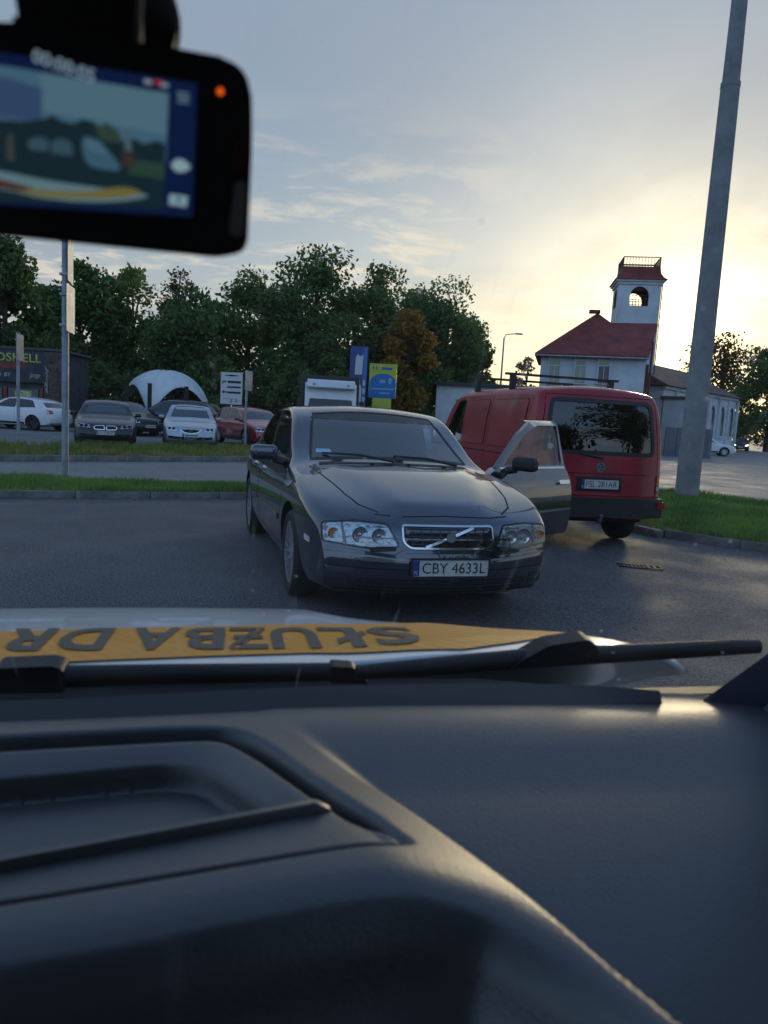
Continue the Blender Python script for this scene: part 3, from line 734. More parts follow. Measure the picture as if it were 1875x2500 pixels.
        for cy, r_, mt in ((.735, .036, 'amber'), (.575, .050, 'bowl'), (.462, .044, 'bowl')):
            c = cast(bvh, 'F', s*cy, .588, .0035)
            lathe('lamp_bowl', [(0.0, -.002), (r_, 0), (r_*.92, .009), (r_*.55, .003), (r_*.25, .003), (r_*.22, .010), (0, .011)], M('amber') if mt == 'amber' else M('chrome'), h, 20, 'X', c, False)
            if mt != 'amber': lathe('lamp_ring', [(r_, .0), (r_+.003, .0), (r_+.003, .008), (r_, .008)], M('dull_metal'), h, 24, 'X', c)
        strip('lamp_divider', bvh, [(s*.668, .523), (s*.683, .657)], 'F', .014, M('dull_metal'), h, .010, .012)
        strip('lamp_surround', bvh, rpoly(out, .022), 'F', .012, M('black_plastic'), h, .004, .01, True)
        strip('lamp_wiper', bvh, [(s*.36, .513), (s*.52, .497)], 'F', .014, M('black_plastic'), h, .024, .014)
        patch('corner_reflector', bvh, rpoly([(1.93, .50), (2.02, .49), (2.02, .53), (1.93, .54)], .01), 'R' if s < 0 else 'L', M('plate_white'), t, .003, .01, .05)
    gr = rpoly([(-.268, .522), (.268, .522), (.312, .560), (.312, .662), (-.312, .662), (-.312, .560)], [.03, .03, .03, .02, .02, .03])
    gp = patch('grille', bvh, gr, 'F', M('dark_well'), t, .002, .02, .05)
    strip('grille_frame', bvh, gr, 'F', .012, M('chrome'), gp, .014, .016, True)
    for i in range(5): 
        zz = .545+.024*i; w_ = .28 if i else .26
        strip('grille_bar', bvh, [(-w_, zz), (0, zz), (w_, zz)], 'F', .006, M('black_gloss'), gp, .006, .006)
    for i in range(9): strip('grille_slat', bvh, [(-.25+.0625*i, .530), (-.25+.0625*i, .656)], 'F', .005, M('black_gloss'), gp, .005, .006)
    strip('diagonal_bar', bvh, [(-.17, .530), (.17, .655)], 'F', .017, M('chrome'), gp, .022, .012)
    c = cast(bvh, 'F', 0, .594, .024)
    lathe('round_badge', [(.024, 0), (.034, 0), (.034, .008), (.024, .008)], M('chrome'), gp, 24, 'X', c)
    lathe('badge_disc', [(0, 0), (.024, 0), (.024, .004), (0, .004)], M('dull_metal'), gp, 20, 'X', c)
    # bumper: crease trim, lower intake, plate
    strip('bumper_trim', bvh, [(-.79, .478), (-.55, .462), (-.3, .446), (0, .440), (.3, .446), (.55, .462), (.79, .478)], 'F', .012, M('dull_metal'), t, .006, .008)
    strip('bumper_lip', bvh, [(-.78, .492), (-.55, .480), (-.36, .466), (-.30, .500), (0, .500), (.30, .500), (.36, .466), (.55, .480), (.78, .492)], 'F', .020, P, t, .014, .016)
    patch('lower_intake', bvh, rpoly([(-.62, .225), (.62, .225), (.58, .315), (-.58, .315)], .02), 'F', M('dark_well'), t, .002, .01, .06)
    for zz in (.25, .285): strip('intake_bar', bvh, [(-.58, zz), (0, zz-.004), (.58, zz)], 'F', .008, M('black_plastic'), t, .006, .008)
    for s in (-1, 1): patch('fog_lamp_blank', bvh, rpoly([(s*.70-.06, .26), (s*.70+.06, .27), (s*.70+.06, .34), (s*.70-.06, .34)], .02), 'F', M('black_plastic'), t, .003, .01, .05)
    strip('front_spoiler', bvh, [(-.72, .215), (-.4, .212), (0, .210), (.4, .212), (.72, .215)], 'F', .03, M('black_plastic'), t, .012, .03)
    pc = cast(bvh, 'F', 0, .400, .012)
    plate(t, 'CBY 4633L', FRONT(pc) , 0.52, 0.105)
    # rear lamps + plate
    for s in (-1, 1):
        patch('tail_light', bvh, rpoly([(s*.78, .62), (s*.58, .66), (s*.60, .93), (s*.72, .93)][::s], .02), 'B', M('lamp_red'), t, .004, .01, .05)
    plate(t, 'CBY 4633L', REAR(cast(bvh, 'B', 0, .72, .012)), 0.52, 0.105)
    # mirrors, wheels
    mirror(t, Vector((.70, -1.005, 1.005)), -1, P, (.13, .22, .125))
    for xx in (fx, rx):
        for s in (-1, 1): wheel(t, xx, s*(.79), rw, .215, 10, 'alloy', 'y', 0, xx == fx, .235)
    # cabin: dash, wheel, seats, inner mirror
    box('facia', (.66, 0, .83), (.34, 1.52, .22), M('black_plastic'), t, .06)
    st = bmesh.new(); k = 28
    ringp = [Vector((0, math.cos(2*math.pi*i/k)*.185, math.sin(2*math.pi*i/k)*.185)) for i in range(k+1)]
    rot = Matrix.Rotation(R(-25), 3, 'Y'); add_tube(st, [rot @ p for p in ringp], .014, 8, False)
    for a in (0, math.pi, -math.pi/2): add_box(st, rot @ Vector((0, math.cos(a)*.09, math.sin(a)*.09)), (.018, .18 if a != -math.pi/2 else .03, .03 if a != -math.pi/2 else .18), rot)
    bmesh.ops.translate(st, vec=(.34, .37, .945), verts=st.verts)
    bobj('steering_wheel', st, pmat('wheel_leather', (.10, .11, .12), .45), t, 50)
    for s in (-1, 1):
        se = box('front_seat', (-.12, s*.37, .52), (.5, .5, .16), M('seat'), t, .05)
        box('seat_back', (-.40, s*.37, .84), (.14, .50, .62), M('seat'), se, .055, Matrix.Rotation(R(-14), 3, 'Y'))
        box('head_restraint', (-.50, s*.37, 1.235), (.10, .27, .17), M('seat'), se, .045, Matrix.Rotation(R(-10), 3, 'Y'))
    rs = box('rear_bench', (-.95, 0, .50), (.45, 1.35, .18), M('seat'), t, .05); box('bench_back', (-1.18, 0, .80), (.14, 1.3, .56), M('seat'), rs, .05, Matrix.Rotation(R(-20), 3, 'Y'))
    box('inner_mirror', (.34, 0, 1.275), (.02, .24, .065), pmat('mirror_back', (.08, .09, .10), .4), t, .01)
    # the open driver door: built shut on the body side, then swung about its hinge
    hinge = Vector((1.03, .875, 0)); ang = R(-58)
    T = Matrix.Translation(hinge) @ Matrix.Rotation(ang, 4, 'Z') @ Matrix.Translation(-hinge)
    lower = rpoly([(1.00, .305), (1.055, .55), (1.025, .90), (.84, .955), (-.378, .955), (-.385, .40), (-.36, .305)], [.05, .05, .04, .02, .02, .04, .05])
    d = patch('driver_door', bvh, lower, 'L', P, t, .0, .075, .06)
    parts = [d]
    inner = rpoly([(0.72, belt+.018), (-.335, belt+.012), (-.345, 1.352), (.05, 1.345), (.30, 1.25)], [.02, .03, .03, .06, .08], 6)
    outer = rpoly([(0.86, belt-.008), (-.385, belt-.010), (-.385, 1.398), (.06, 1.392), (.38, 1.268)], [.02, .03, .03, .06, .08], 6)
    bm = bmesh.new(); rings = []
    for (u, v), (u2, v2) in zip(outer, inner):
        a = cast(bvh, 'L', u, v, 0); b = cast(bvh, 'L', u2, v2, 0); rings.append([bm.verts.new(q) for q in (a, b, b-Vector((0, .04, 0)), a-Vector((0, .04, 0)))])
    for i in range(len(rings)):
        j = (i+1) % len(rings)
        for q in range(4): bm.faces.new((rings[i][q], rings[i][(q+1) % 4], rings[j][(q+1) % 4], rings[j][q]))
    parts.append(bobj('window_frame', bm, P, d, 30))
    parts.append(patch('door_window', bvh, inner, 'L', glass_mat('door_glass', (.50, .58, .64), 1.45, 0, .02), d, -.015, 0, .08))
    parts.append(strip('window_trim', bvh, [(.80, belt-.006), (-.36, belt-.012)], 'L', .018, M('chrome'), d, .005, .01))
    parts.append(patch('outer_handle', bvh, rpoly([(-.32, .80), (-.12, .80), (-.12, .838), (-.32, .838)], .012), 'L', M('chrome'), d, .024, .03, .05))
    parts.append(strip('rub_strip', bvh, [(.95, .515), (-.36, .525)], 'L', .045, P, d, .010, .02))
    parts.append(strip('rub_strip_trim', bvh, [(.95, .545), (-.36, .550)], 'L', .012, M('chrome'), d, .014, .008))
    card = bmesh.new(); add_box(card, (.33, .765, .62), (1.30, .05, .60), None, .03); parts.append(bobj('door_card', card, M('seat'), d, 40))
    mm = mirror(d, Vector((.70, 1.005, 1.005)), 1, M('black_plastic'), (.13, .22, .125)); parts += [mm]+list(mm.children)
    for o in parts: o.data.transform(T)
build_saloon()

# ------------------------------------------------------------------ the red panel van
def build_van():
    h = R(13); hv = Vector((-math.sin(h), math.cos(h), 0)); rc = Vector((2.60, 8.98, 0)); loc = rc+hv*2.33; loc.z = -0.115
    t = thing('panel_van', 'dark red panel van seen from behind with black roof bars', 'van', loc, math.pi/2+h)
    sp = dict(
        top=[(-2.33, .72), (-2.325, 1.05), (-2.30, 1.45), (-2.24, 1.80), (-2.15, 1.945), (-1.95, 1.985), (-1.0, 2.00), (.5, 1.985), (.85, 1.945), (1.05, 1.84), (1.35, 1.50), (1.62, 1.22), (1.75, 1.16), (2.1, 1.05), (2.25, .93), (2.31, .75), (2.33, .55)],
        bot=[(-2.33, .50), (-2.2, .36), (0, .30), (2.2, .30), (2.33, .38)],
        plan=[(-2.33, .895), (-2.1, .915), (0, .92), (1.2, .915), (1.8, .88), (2.2, .83), (2.33, .79)],
        side=[(.25, .95), (.40, .985), (.65, 1.0), (1.0, .998), (1.12, .985), (1.25, .965), (1.6, .915), (1.85, .865), (2.1, .82)],
        rad=[(-2.33, .05), (-2.2, .10), (0, .10), (.9, .09), (1.4, .05), (2.33, .06)],
        crown=[(-2.33, .02), (-2.1, .045), (.8, .045), (1.3, .05), (2.33, .03)],
        bow=[(-2.33, .12), (-2.1, .10), (-1.7, 0), (1.0, 0), (1.8, -.12), (2.33, -.25)], bowp=5.0)
    P = M('paint_red'); body, bvh = car_body('body', sp, P, t, 80, 26)
    rw = .325; fx, rx = 1.45, -1.47
    fdoor = rpoly([(1.28, 1.16), (.42, 1.15), (.42, 1.80), (.78, 1.80)], [.03, .04, .06, .08])
    back = rpoly([(-.735, 1.175), (.735, 1.175), (.655, 1.80), (-.655, 1.80)], .075, 6)
    wsc = spline([(-.74, 1.26), (0, 1.28), (.74, 1.26)], 5)+spline([(.66, 1.80), (0, 1.84), (-.66, 1.80)], 5)
    cav = dict(sp); cav['top'] = [(-2.18, 1.70), (-2.1, 1.86), (-1.9, 1.915), (.5, 1.91), (.8, 1.86), (1.0, 1.76), (1.2, 1.53), (1.36, 1.35)]
    cav['bot'] = [(-2.18, .62), (1.36, .62)]; cav['plan'] = [(-2.18, .83), (0, .85), (1.36, .82)]; cav['rad'] = [(-2.2, .06), (1.4, .06)]; cav['crown'] = [(-2.2, .04), (1.4, .04)]; cav['bow'] = [(-2.2, .05), (1.4, 0)]
    cobj, _ = car_body('cutter', cav, M('seat'), None, 20, 10, 4, 6)
    cut = [cobj, prism_cutter(fdoor, 'L', -1.2, 1.2), prism_cutter(back, 'F', -2.6, -1.9), prism_cutter(wsc, 'F', .8, 2.0)]
    for xx in (fx, rx):
        for s in (-1, 1): cut.append(cyl_cutter((xx, s*.95, rw+.01), rw+.05, .56))
    boolean(body, cut); set_smooth(body.data, 32)
    gb = patch('rear_window', bvh, back, 'B', glass_mat('van_glass', (.05, .06, .07), 1.55, 0, .06), t, -.006, 0, .07)
    strip('window_seal', bvh, back, 'B', .05, M('black_plastic'), gb, .003, .012, True)
    pmat('paper', (.50, .56, .58), .8)
    box('paper_sheet', (-2.10, .12, 1.46), (.004, .34, .46), M('paper'), gb, 0)
    patch('window_sticker', bvh, circle(.035, 16, (.66, 1.235)), 'B', M('plate_white'), gb, -.004, .001, .05)
    for a in 'LR': patch('door_window', bvh, fdoor, a, M('glass_tint'), t, -.006, 0, .08)
    patch('windscreen', bvh, wsc, 'F', M('glass_tint'), t, -.006, 0, .08)
    # pressed side panels in place of glass, waist groove, door seams
    for a in 'LR':
        for x0, x1 in ((-.60, .30), (-1.92, -.76)):
            o_ = rpoly([(x0, 1.17), (x1, 1.17), (x1-.015, 1.79), (x0+.015, 1.79)], .05, 5)
            pn = patch('blind_panel', bvh, o_, a, P, t, .010, .012, .07)
            strip('panel_groove', bvh, o_, a, .016, M('dark_well'), pn, .004, .006, True)
        strip('waist_groove', bvh, [(1.30, 1.08), (-2.05, 1.08)], a, .014, M('dark_well'), t, .001, .004)
        strip('door_seam', bvh, [(.36, 1.85), (.36, .42)], a, .010, M('dark_well'), t, .001, .004)
        strip('sliding_door_seam', bvh, [(-.68, 1.85), (-.68, .42)], a, .010, M('dark_well'), t, .001, .004)
        strip('sill_trim', bvh, [(1.0, .50), (-1.05, .50)], a, .07, M('black_plastic'), t, .008, .012)
        patch('door_handle', bvh, rpoly([(.42, .98), (.60, .98), (.60, 1.02), (.42, 1.02)], .012), a, M('black_plastic'), t, .02, .03, .05)
    # tailgate seams
    strip('tailgate_seam', bvh, [(-.80, .66), (.80, .66), (.815, 1.10), (.72, 1.86), (-.72, 1.86), (-.815, 1.10)], 'B', .010, M('dark_well'), t, .001, .005, True)
    strip('tailgate_crease', bvh, [(-.80, 1.105), (.80, 1.105)], 'B', .012, M('paint_red'), t, .006, .008)
    strip('tailgate_step', bvh, [(-.80, .925), (.80, .925)], 'B', .010, M('dark_well'), t, .001, .005)
    tube('rear_wiper', [cast(bvh, 'B', -.02, 1.115, .02), cast(bvh, 'B', .30, 1.165, .03)], [.014, .009], M('black_plastic'), t, 8)
    # badge: ring with the two stacked letters, drawn as bars
    bd = lathe('round_badge', [(.048, -.006), (.058, -.006), (.058, .006), (.048, .006)], M('dull_metal'), t, 32, 'X', cast(bvh, 'B', 0, 1.005, .008))
    bc = cast(bvh, 'B', 0, 1.005, .004)
    lathe('badge_disc', [(0, -.002), (.048, -.002), (.048, .004), (0, .004)], M('ink'), bd, 28, 'X', bc)
    for (a, b) in (((-.020, .040), (0, .004)), ((0, .004), (.020, .040)), ((-.036, .024), (-.016, -.040)), ((-.016, -.040), (0, -.004)), ((0, -.004), (.016, -.040)), ((.016, -.040), (.036, .024))):
        u0, v0 = a; u1, v1 = b; L_ = math.hypot(u1-u0, v1-v0)
        box('badge_stroke', (bc.x-.006, -(u0+u1)/2, bc.z+(v0+v1)/2), (.006, L_, .010), M('dull_metal'), bd, 0, Matrix.Rotation(math.atan2(v1-v0, -(u1-u0)), 3, 'X'))
    # plate with holder recess
    box('plate_holder', tuple(cast(bvh, 'B', .0, .80, .008)), (.02, .60, .18), M('black_plastic'), t, .006)
    plate(t, 'FSL 281AR', REAR(cast(bvh, 'B', .0, .80, .02)), .50, .11)
    # lamps
    for s in (-1, 1):
        o_ = [(s*.915, .66), (s*.82, .66), (s*.82, .92), (s*.915, .92)][::s]
        tl = patch('tail_light', bvh, rpoly(o_, .015), 'B', M('lamp_red'), t, .012, .03, .04)
        patch('indicator_lens', bvh, rpoly([(s*.913, .80), (s*.822, .80), (s*.822, .918), (s*.913, .918)][::s], .01), 'B', M('amber'), tl, .016, .01, .04)
        patch('reversing_lens', bvh, rpoly([(s*.913, .735), (s*.822, .735), (s*.822, .79), (s*.913, .79)][::s], .01), 'B', M('lamp_white'), tl, .016, .01, .04)
        hl = patch('headlight', bvh, rpoly([(s*.72, .70), (s*.45, .70), (s*.45, .86), (s*.72, .86)][::s], .02), 'F', M('lamp_white'), t, .004, .01, .05)
    patch('grille', bvh, rpoly([(-.42, .72), (.42, .72), (.42, .85), (-.42, .85)], .02), 'F', M('black_plastic'), t, .003, .01, .06)
    # bumpers
    def bumper(name, x, sx, z0, z1):
        pts = [(-.93, .40*sx), (-.935, .10*sx), (-.90, -.02*sx), (-.6, -.07*sx), (0, -.085*sx), (.6, -.07*sx), (.90, -.02*sx), (.935, .10*sx), (.93, .40*sx)]
        outl = [(x+b, a) for a, b in pts]+[(x+b+(.09*sx), a*.93) for a, b in pts[::-1]]
        return prism(name, outl, z0, z1, M('black_plastic'), t, None, .018, 40)
    bumper('rear_bumper', -2.31, 1, .40, .635); bumper('front_bumper', 2.26, -1, .34, .60)
    tube('tow_ball', [(-2.25, 0, .40), (-2.44, 0, .36), (-2.46, 0, .44)], [.02, .02, .022], M('dull_metal'), t, 8)
    for s in (-1, 1): 
        patch('bumper_lamp', BVHTree.FromPolygons([Vector((-2.33, -1, .3)), Vector((-2.33, 1, .3)), Vector((-2.33, 1, .8)), Vector((-2.33, -1, .8))], [(0, 1, 2, 3)]), rpoly([(s*.80, .52), (s*.90, .52), (s*.90, .60), (s*.80, .60)][::s], .01), 'B', M('lamp_red'), t, .035, .03, .05)
    # roof bars with feet
    for x in (-1.10, .25):
        b_ = box('roof_bar', (x, 0, 2.135), (.055, 1.66, .032), M('black_plastic'), t, .008)
        for s in (-1, 1):
            zz = cast(bvh, 'T', x, s*.70, 0).z
            box('bar_foot', (x, s*.72, (zz+2.12)/2-.005), (.09, .07, 2.13-zz+.02), M('black_plastic'), b_, .012)
    for s in (-1, 1): mirror(t, Vector((1.10, s*1.06, 1.22)), s, M('black_plastic'), (.10, .19, .26))
    for xx in (fx, rx):
        for s in (-1, 1): wheel(t, xx, s*.80, rw, .205, 8, 'dull_metal', 's')
    # underbody: sill floor, exhaust, axle
    box('floor_pan', (0, 0, .34), (4.2, 1.5, .06), M('dark_well'), t, .01)
    tube('rear_axle', [(rx, -.7, rw), (rx, .7, rw)], .05, M('dark_well'), t, 8)
    tube('exhaust', [(-.6, .4, .28), (-2.1, .42, .27), (-2.30, .45, .26)], .028, M('dull_metal'), t, 8)
    box('bulkhead', (.15, 0, 1.25), (.04, 1.6, 1.2), M('seat'), t, .01)
    for s in (-1, 1):
        se = box('front_seat', (.55, s*.42, .92), (.5, .5, .16), M('seat'), t, .05); box('seat_back', (.30, s*.42, 1.26), (.14, .5, .62), M('seat'), se, .05)
build_van()

# ------------------------------------------------------------------ parked cars further away
def far_car(name, label, px, y, heading, paint, kind='saloon', L=4.5, W=1.80, H=1.45, plate_txt=None, face='plain', z=0.004, group=None, rimm='alloy', pos=None):
    p = Vector(pos) if pos else ground_xy(px, y); p.z = z
    t = thing(name, label, 'car', p, heading, group); h = L/2; k = H/1.45; P = M(paint)
    hood = {'suv': .72, 'hatch': .68, 'saloon': .66, 'wagon': .66, 'coupe': .66}[kind]
    cowl = h-1.18 if kind != 'hatch' else h-1.0
    top = [(h, .44*k), (h-.01, .55*k), (h-.05, (hood-.02)*k), (h-.18, (hood+.06)*k), (h-.6, (hood+.17)*k), (cowl+.05, (hood+.27)*k), (cowl-.10, (hood+.33)*k), (cowl-.75, 1.37*k), (cowl-1.0, 1.42*k), (cowl-1.5, 1.45*k)]
    if kind in ('saloon',): top += [(cowl-2.1, 1.41*k), (cowl-2.75, 1.12*k), (cowl-2.95, 1.04*k), (-h+.15, .98*k), (-h+.04, .85*k), (-h, .6*k)]
    elif kind == 'coupe': top += [(cowl-2.0, 1.41*k), (cowl-2.5, 1.28*k), (-h+.38, 1.05*k), (-h+.16, .97*k), (-h+.03, .8*k), (-h, .6*k)]
    elif kind == 'hatch': top += [(cowl-2.1, 1.43*k), (-h+.50, 1.36*k), (-h+.22, 1.08*k), (-h+.08, .95*k), (-h+.02, .8*k), (-h, .6*k)]
    else: top += [(cowl-2.3, 1.44*k), (-h+.55, 1.38*k), (-h+.22, 1.12*k), (-h+.06, .92*k), (-h+.01, .75*k), (-h, .6*k)]
    top = sorted(top); w = W/2
    sp = dict(top=top, bot=[(-h, .36), (-h+.2, .24), (0, .20), (h-.15, .2), (h, .30)],
              plan=[(-h, w*.80), (-h+.2, w*.92), (-h+.8, w), (h-.9, w), (h-.3, w*.94), (h, w*.86)],
              side=[(.15, .90), (.30, .97), (.55, 1.0), (.78*k, .985), (.90*k, .95), (.97*k, .90), (1.1*k, .84), (1.28*k, .765), (1.45*k, .68)],
              rad=[(-h, .06), (cowl-1.2, .07), (cowl, .05), (h-.5, .07), (h, .05)], crown=[(-h, .02), (0, .04), (h, .02)],
              bow=[(-h, .20), (-h+.8, .03), (0, 0), (cowl-.6, -.02), (cowl, -.08), (h-.8, -.06), (h, -.26)], bowp=2.4)
    body, bvh = car_body('body', sp, P, t, 46, 12, 4, 7)
    fx, rx, rw = h-.88, -h+.86, .315 if kind != 'suv' else .35
    boolean(body, [cyl_cutter((xx, s*(w+.05), rw), rw+.045, .55) for xx in (fx, rx) for s in (-1, 1)]); set_smooth(body.data, 35)
    b0 = .97*k; G = M('glass_solid'); Gp = M('glass_solid_pale'); rtop = 1.345*k
    ws = [(-w*.70, b0+.045), (0, b0+.065), (w*.70, b0+.045), (w*.575, rtop), (0, rtop+.03), (-w*.575, rtop)]
    g = patch('windscreen', bvh, ws, 'F', Gp, t, .004, .01, .10); strip('windscreen_seal', bvh, ws, 'F', .03, M('black_plastic'), g, .002, .006, True, .1)
    xr = {'saloon': cowl-2.45, 'coupe': cowl-2.4, 'hatch': -h+.55, 'wagon': -h+.50, 'suv': -h+.50}[kind]
    xm = (cowl-.35+xr)/2-.05
    for a in 'LR':
        o1 = [(cowl-.35, b0+.01), (xm+.03, b0), (xm+.03, rtop+.01), (cowl-.98, rtop-.01)]; o2 = [(xm-.03, b0), (xr, b0+.03), (xr+.22, rtop-.04), (xm-.03, rtop+.01)]
        for o_ in (o1, o2): patch('side_window', bvh, rpoly(o_, .04), a, G, t, .004, .01, .12)
        strip('door_seam', bvh, [(xm, b0), (xm, .3)], a, .012, M('dark_well'), t, .001, .004, False, .1)
        patch('door_handle', bvh, rpoly([(xm+.06, .80*k), (xm+.24, .80*k), (xm+.24, .83*k), (xm+.06, .83*k)], .01), a, P, t, .02, .03, .1)
        strip('sill_trim', bvh, [(fx-.42, .30), (rx+.42, .30)], a, .09, M('black_plastic'), t, .006, .01, False, .2)
    zb = {'saloon': 1.08, 'coupe': 1.02, 'hatch': 1.02, 'wagon': 1.02, 'suv': 1.05}[kind]*k
    patch('rear_window', bvh, rpoly([(-w*.64, zb), (w*.64, zb), (w*.54, 1.33*k), (-w*.54, 1.33*k)], .05), 'B', G, t, .004, .01, .1)
    for s in (-1, 1):
        lo = {'round': [(s*w*.86, .60*k), (s*w*.46, .58*k), (s*w*.50, .665*k), (s*w*.86, .715*k)], 'plain': [(s*w*.88, .58*k), (s*w*.50, .565*k), (s*w*.53, .66*k), (s*w*.87, .72*k)], 'big': [(s*w*.88, .58*k), (s*w*.48, .55*k), (s*w*.52, .68*k), (s*w*.86, .76*k)]}[{'kidney': 'round', 'wing': 'big', 'oval': 'big'}.get(face, 'plain')]
        hl = patch('headlight', bvh, rpoly(lo[::s], .025), 'F', M('lamp_white'), t, .006, .012, .06)
        for q in (.60, .74): lathe('lamp_bowl', [(0, 0), (.05, 0), (.045, .012), (0, .006)], M('black_gloss'), hl, 16, 'X', cast(bvh, 'F', s*w*q, .635*k, .010), False)
        patch('tail_light', bvh, rpoly([(s*w*.86, .72*k), (s*w*.58, .76*k), (s*w*.62, .90*k), (s*w*.84, .93*k)][::s], .03), 'B', M('lamp_red'), t, .006, .012, .06)
        patch('fog_lamp', bvh, rpoly([(s*w*.78, .34), (s*w*.62, .34), (s*w*.62, .40), (s*w*.78, .41)][::s], .02), 'F', M('black_gloss'), t, .004, .01, .06)
        mirror(t, Vector((cowl-.42, s*(w+.06), .985*k)), s, P, (.12, .19, .12))
        for xx in (fx, rx): wheel(t, xx, s*(w-.115), rw, .205, 7, rimm, 's')
    # face of the car
    if face == 'kidney':
        for s in (-1, 1):
            o_ = rpoly([(s*.025, .535*k), (s*.30, .545*k), (s*.33, .60*k), (s*.27, .655*k), (s*.04, .66*k)][::s], .03)
            gk = patch('grille', bvh, o_, 'F', M('dark_well'), t, .004, .012, .06); strip('grille_frame', bvh, o_, 'F', .022, M('chrome'), gk, .012, .01, True, .06)
        patch('lower_intake', bvh, rpoly([(-.62, .27), (.62, .27), (.55, .37), (-.55, .37)], .02), 'F', M('dark_well'), t, .004, .01, .08)
    elif face == 'wing':
        o_ = rpoly([(0, .50*k), (.20, .53*k), (.36, .645*k), (-.36, .645*k), (-.20, .53*k)], .03)
        gk = patch('grille', bvh, o_, 'F', M('dark_well'), t, .004, .012, .06); strip('grille_frame', bvh, o_, 'F', .02, M('chrome'), gk, .012, .01, True, .06)
        lathe('round_badge', [(.03, 0), (.05, 0), (.05, .01), (.03, .01)], M('chrome'), gk, 20, 'X', cast(bvh, 'F', 0, .59*k, .012))
        patch('lower_intake', bvh, rpoly([(-.70, .33), (-.40, .30), (.40, .30), (.70, .33), (.68, .39), (-.68, .39)], .02), 'F', M('dark_well'), t, .004, .01, .08)
    else:
        patch('grille', bvh, rpoly([(-.42, .53*k), (.42, .53*k), (.46, .62*k), (-.46, .62*k)], .03), 'F', M('black_plastic'), t, .004, .012, .06)
        patch('lower_intake', bvh, rpoly([(-.60, .27), (.60, .27), (.55, .40), (-.55, .40)], .02), 'F', M('dark_well'), t, .004, .01, .08)
    plate(t, plate_txt, FRONT(cast(bvh, 'F', 0, .44, .015)), .52, .114, bool(plate_txt), False)
    patch('rear_bumper_trim', bvh, rpoly([(-w*.7, .28), (w*.7, .28), (w*.66, .38), (-w*.66, .38)], .03), 'B', M('black_plastic'), t, .004, .01, .1)
    return t
def aim(p, deg=0): return math.atan2(-p.y, -p.x)+R(deg)      # heading that faces the camera
far_car('estate_car', 'black estate with twin oval chrome-edged grilles parked facing the road', 260, 24.3, R(-70), 'paint_black', 'wagon', 4.6, 1.81, 1.45, 'ZS 578HT', 'kidney')
far_car('estate_car', 'silver-blue estate with a winged grille beside the black estate', 462, 26.2, R(-74), 'paint_silver', 'wagon', 4.7, 1.78, 1.45, None, 'wing')
far_car('hatchback', 'cherry red hatchback turned sideways right of the silver estate', 612, 29.5, R(-52), 'paint_cherry', 'hatch', 4.1, 1.78, 1.50, None, 'oval')
far_car('coupe', 'white sporty coupe showing its tail in front of the snack kiosk', 52, 32.6, R(166), 'paint_white', 'coupe', 4.35, 1.85, 1.42, None, 'plain', rimm='alloy_dark')
far_car('compact_car', 'small black car half hidden behind the black estate', 305, 33.0, R(-40), 'paint_black', 'hatch', 4.0, 1.72, 1.48, None, 'plain')
far_car('sport_utility_car', 'dark navy sport utility car standing side-on behind the silver estate', 425, 34.5, R(172), 'paint_navy', 'suv', 4.6, 1.85, 1.66, None, 'plain')
far_car('saloon_car', 'dark navy saloon behind the silver estate, left of the red hatchback', 555, 37.0, R(200), 'paint_navy', 'saloon', 4.7, 1.82, 1.46, None, 'plain')
far_car('saloon_car', 'silver car with only its roof showing above the dark grey saloon', 925, 33.0, R(184), 'paint_silver', 'saloon', 4.6, 1.80, 1.47, None, 'plain')
far_car('saloon_car', 'white car nosing out behind the concrete lamp pole', 1712, 54.0, R(-14), 'paint_white', 'saloon', 4.5, 1.80, 1.45, None, 'plain')
def lit_car():
    t = far_car('saloon_car', 'distant dark car with its headlights on by the white church', 1803, 82.0, R(-112), 'paint_black', 'saloon', 4.6, 1.82, 1.48, None, 'plain')
    em = pmat('lit_lamp', (1, .95, .85), .3, emit=((1, .93, .8), 9.0))
    for o in t.children:
        if o.name.startswith('headlight'): o.data.materials.clear(); o.data.materials.append(em)
lit_car()

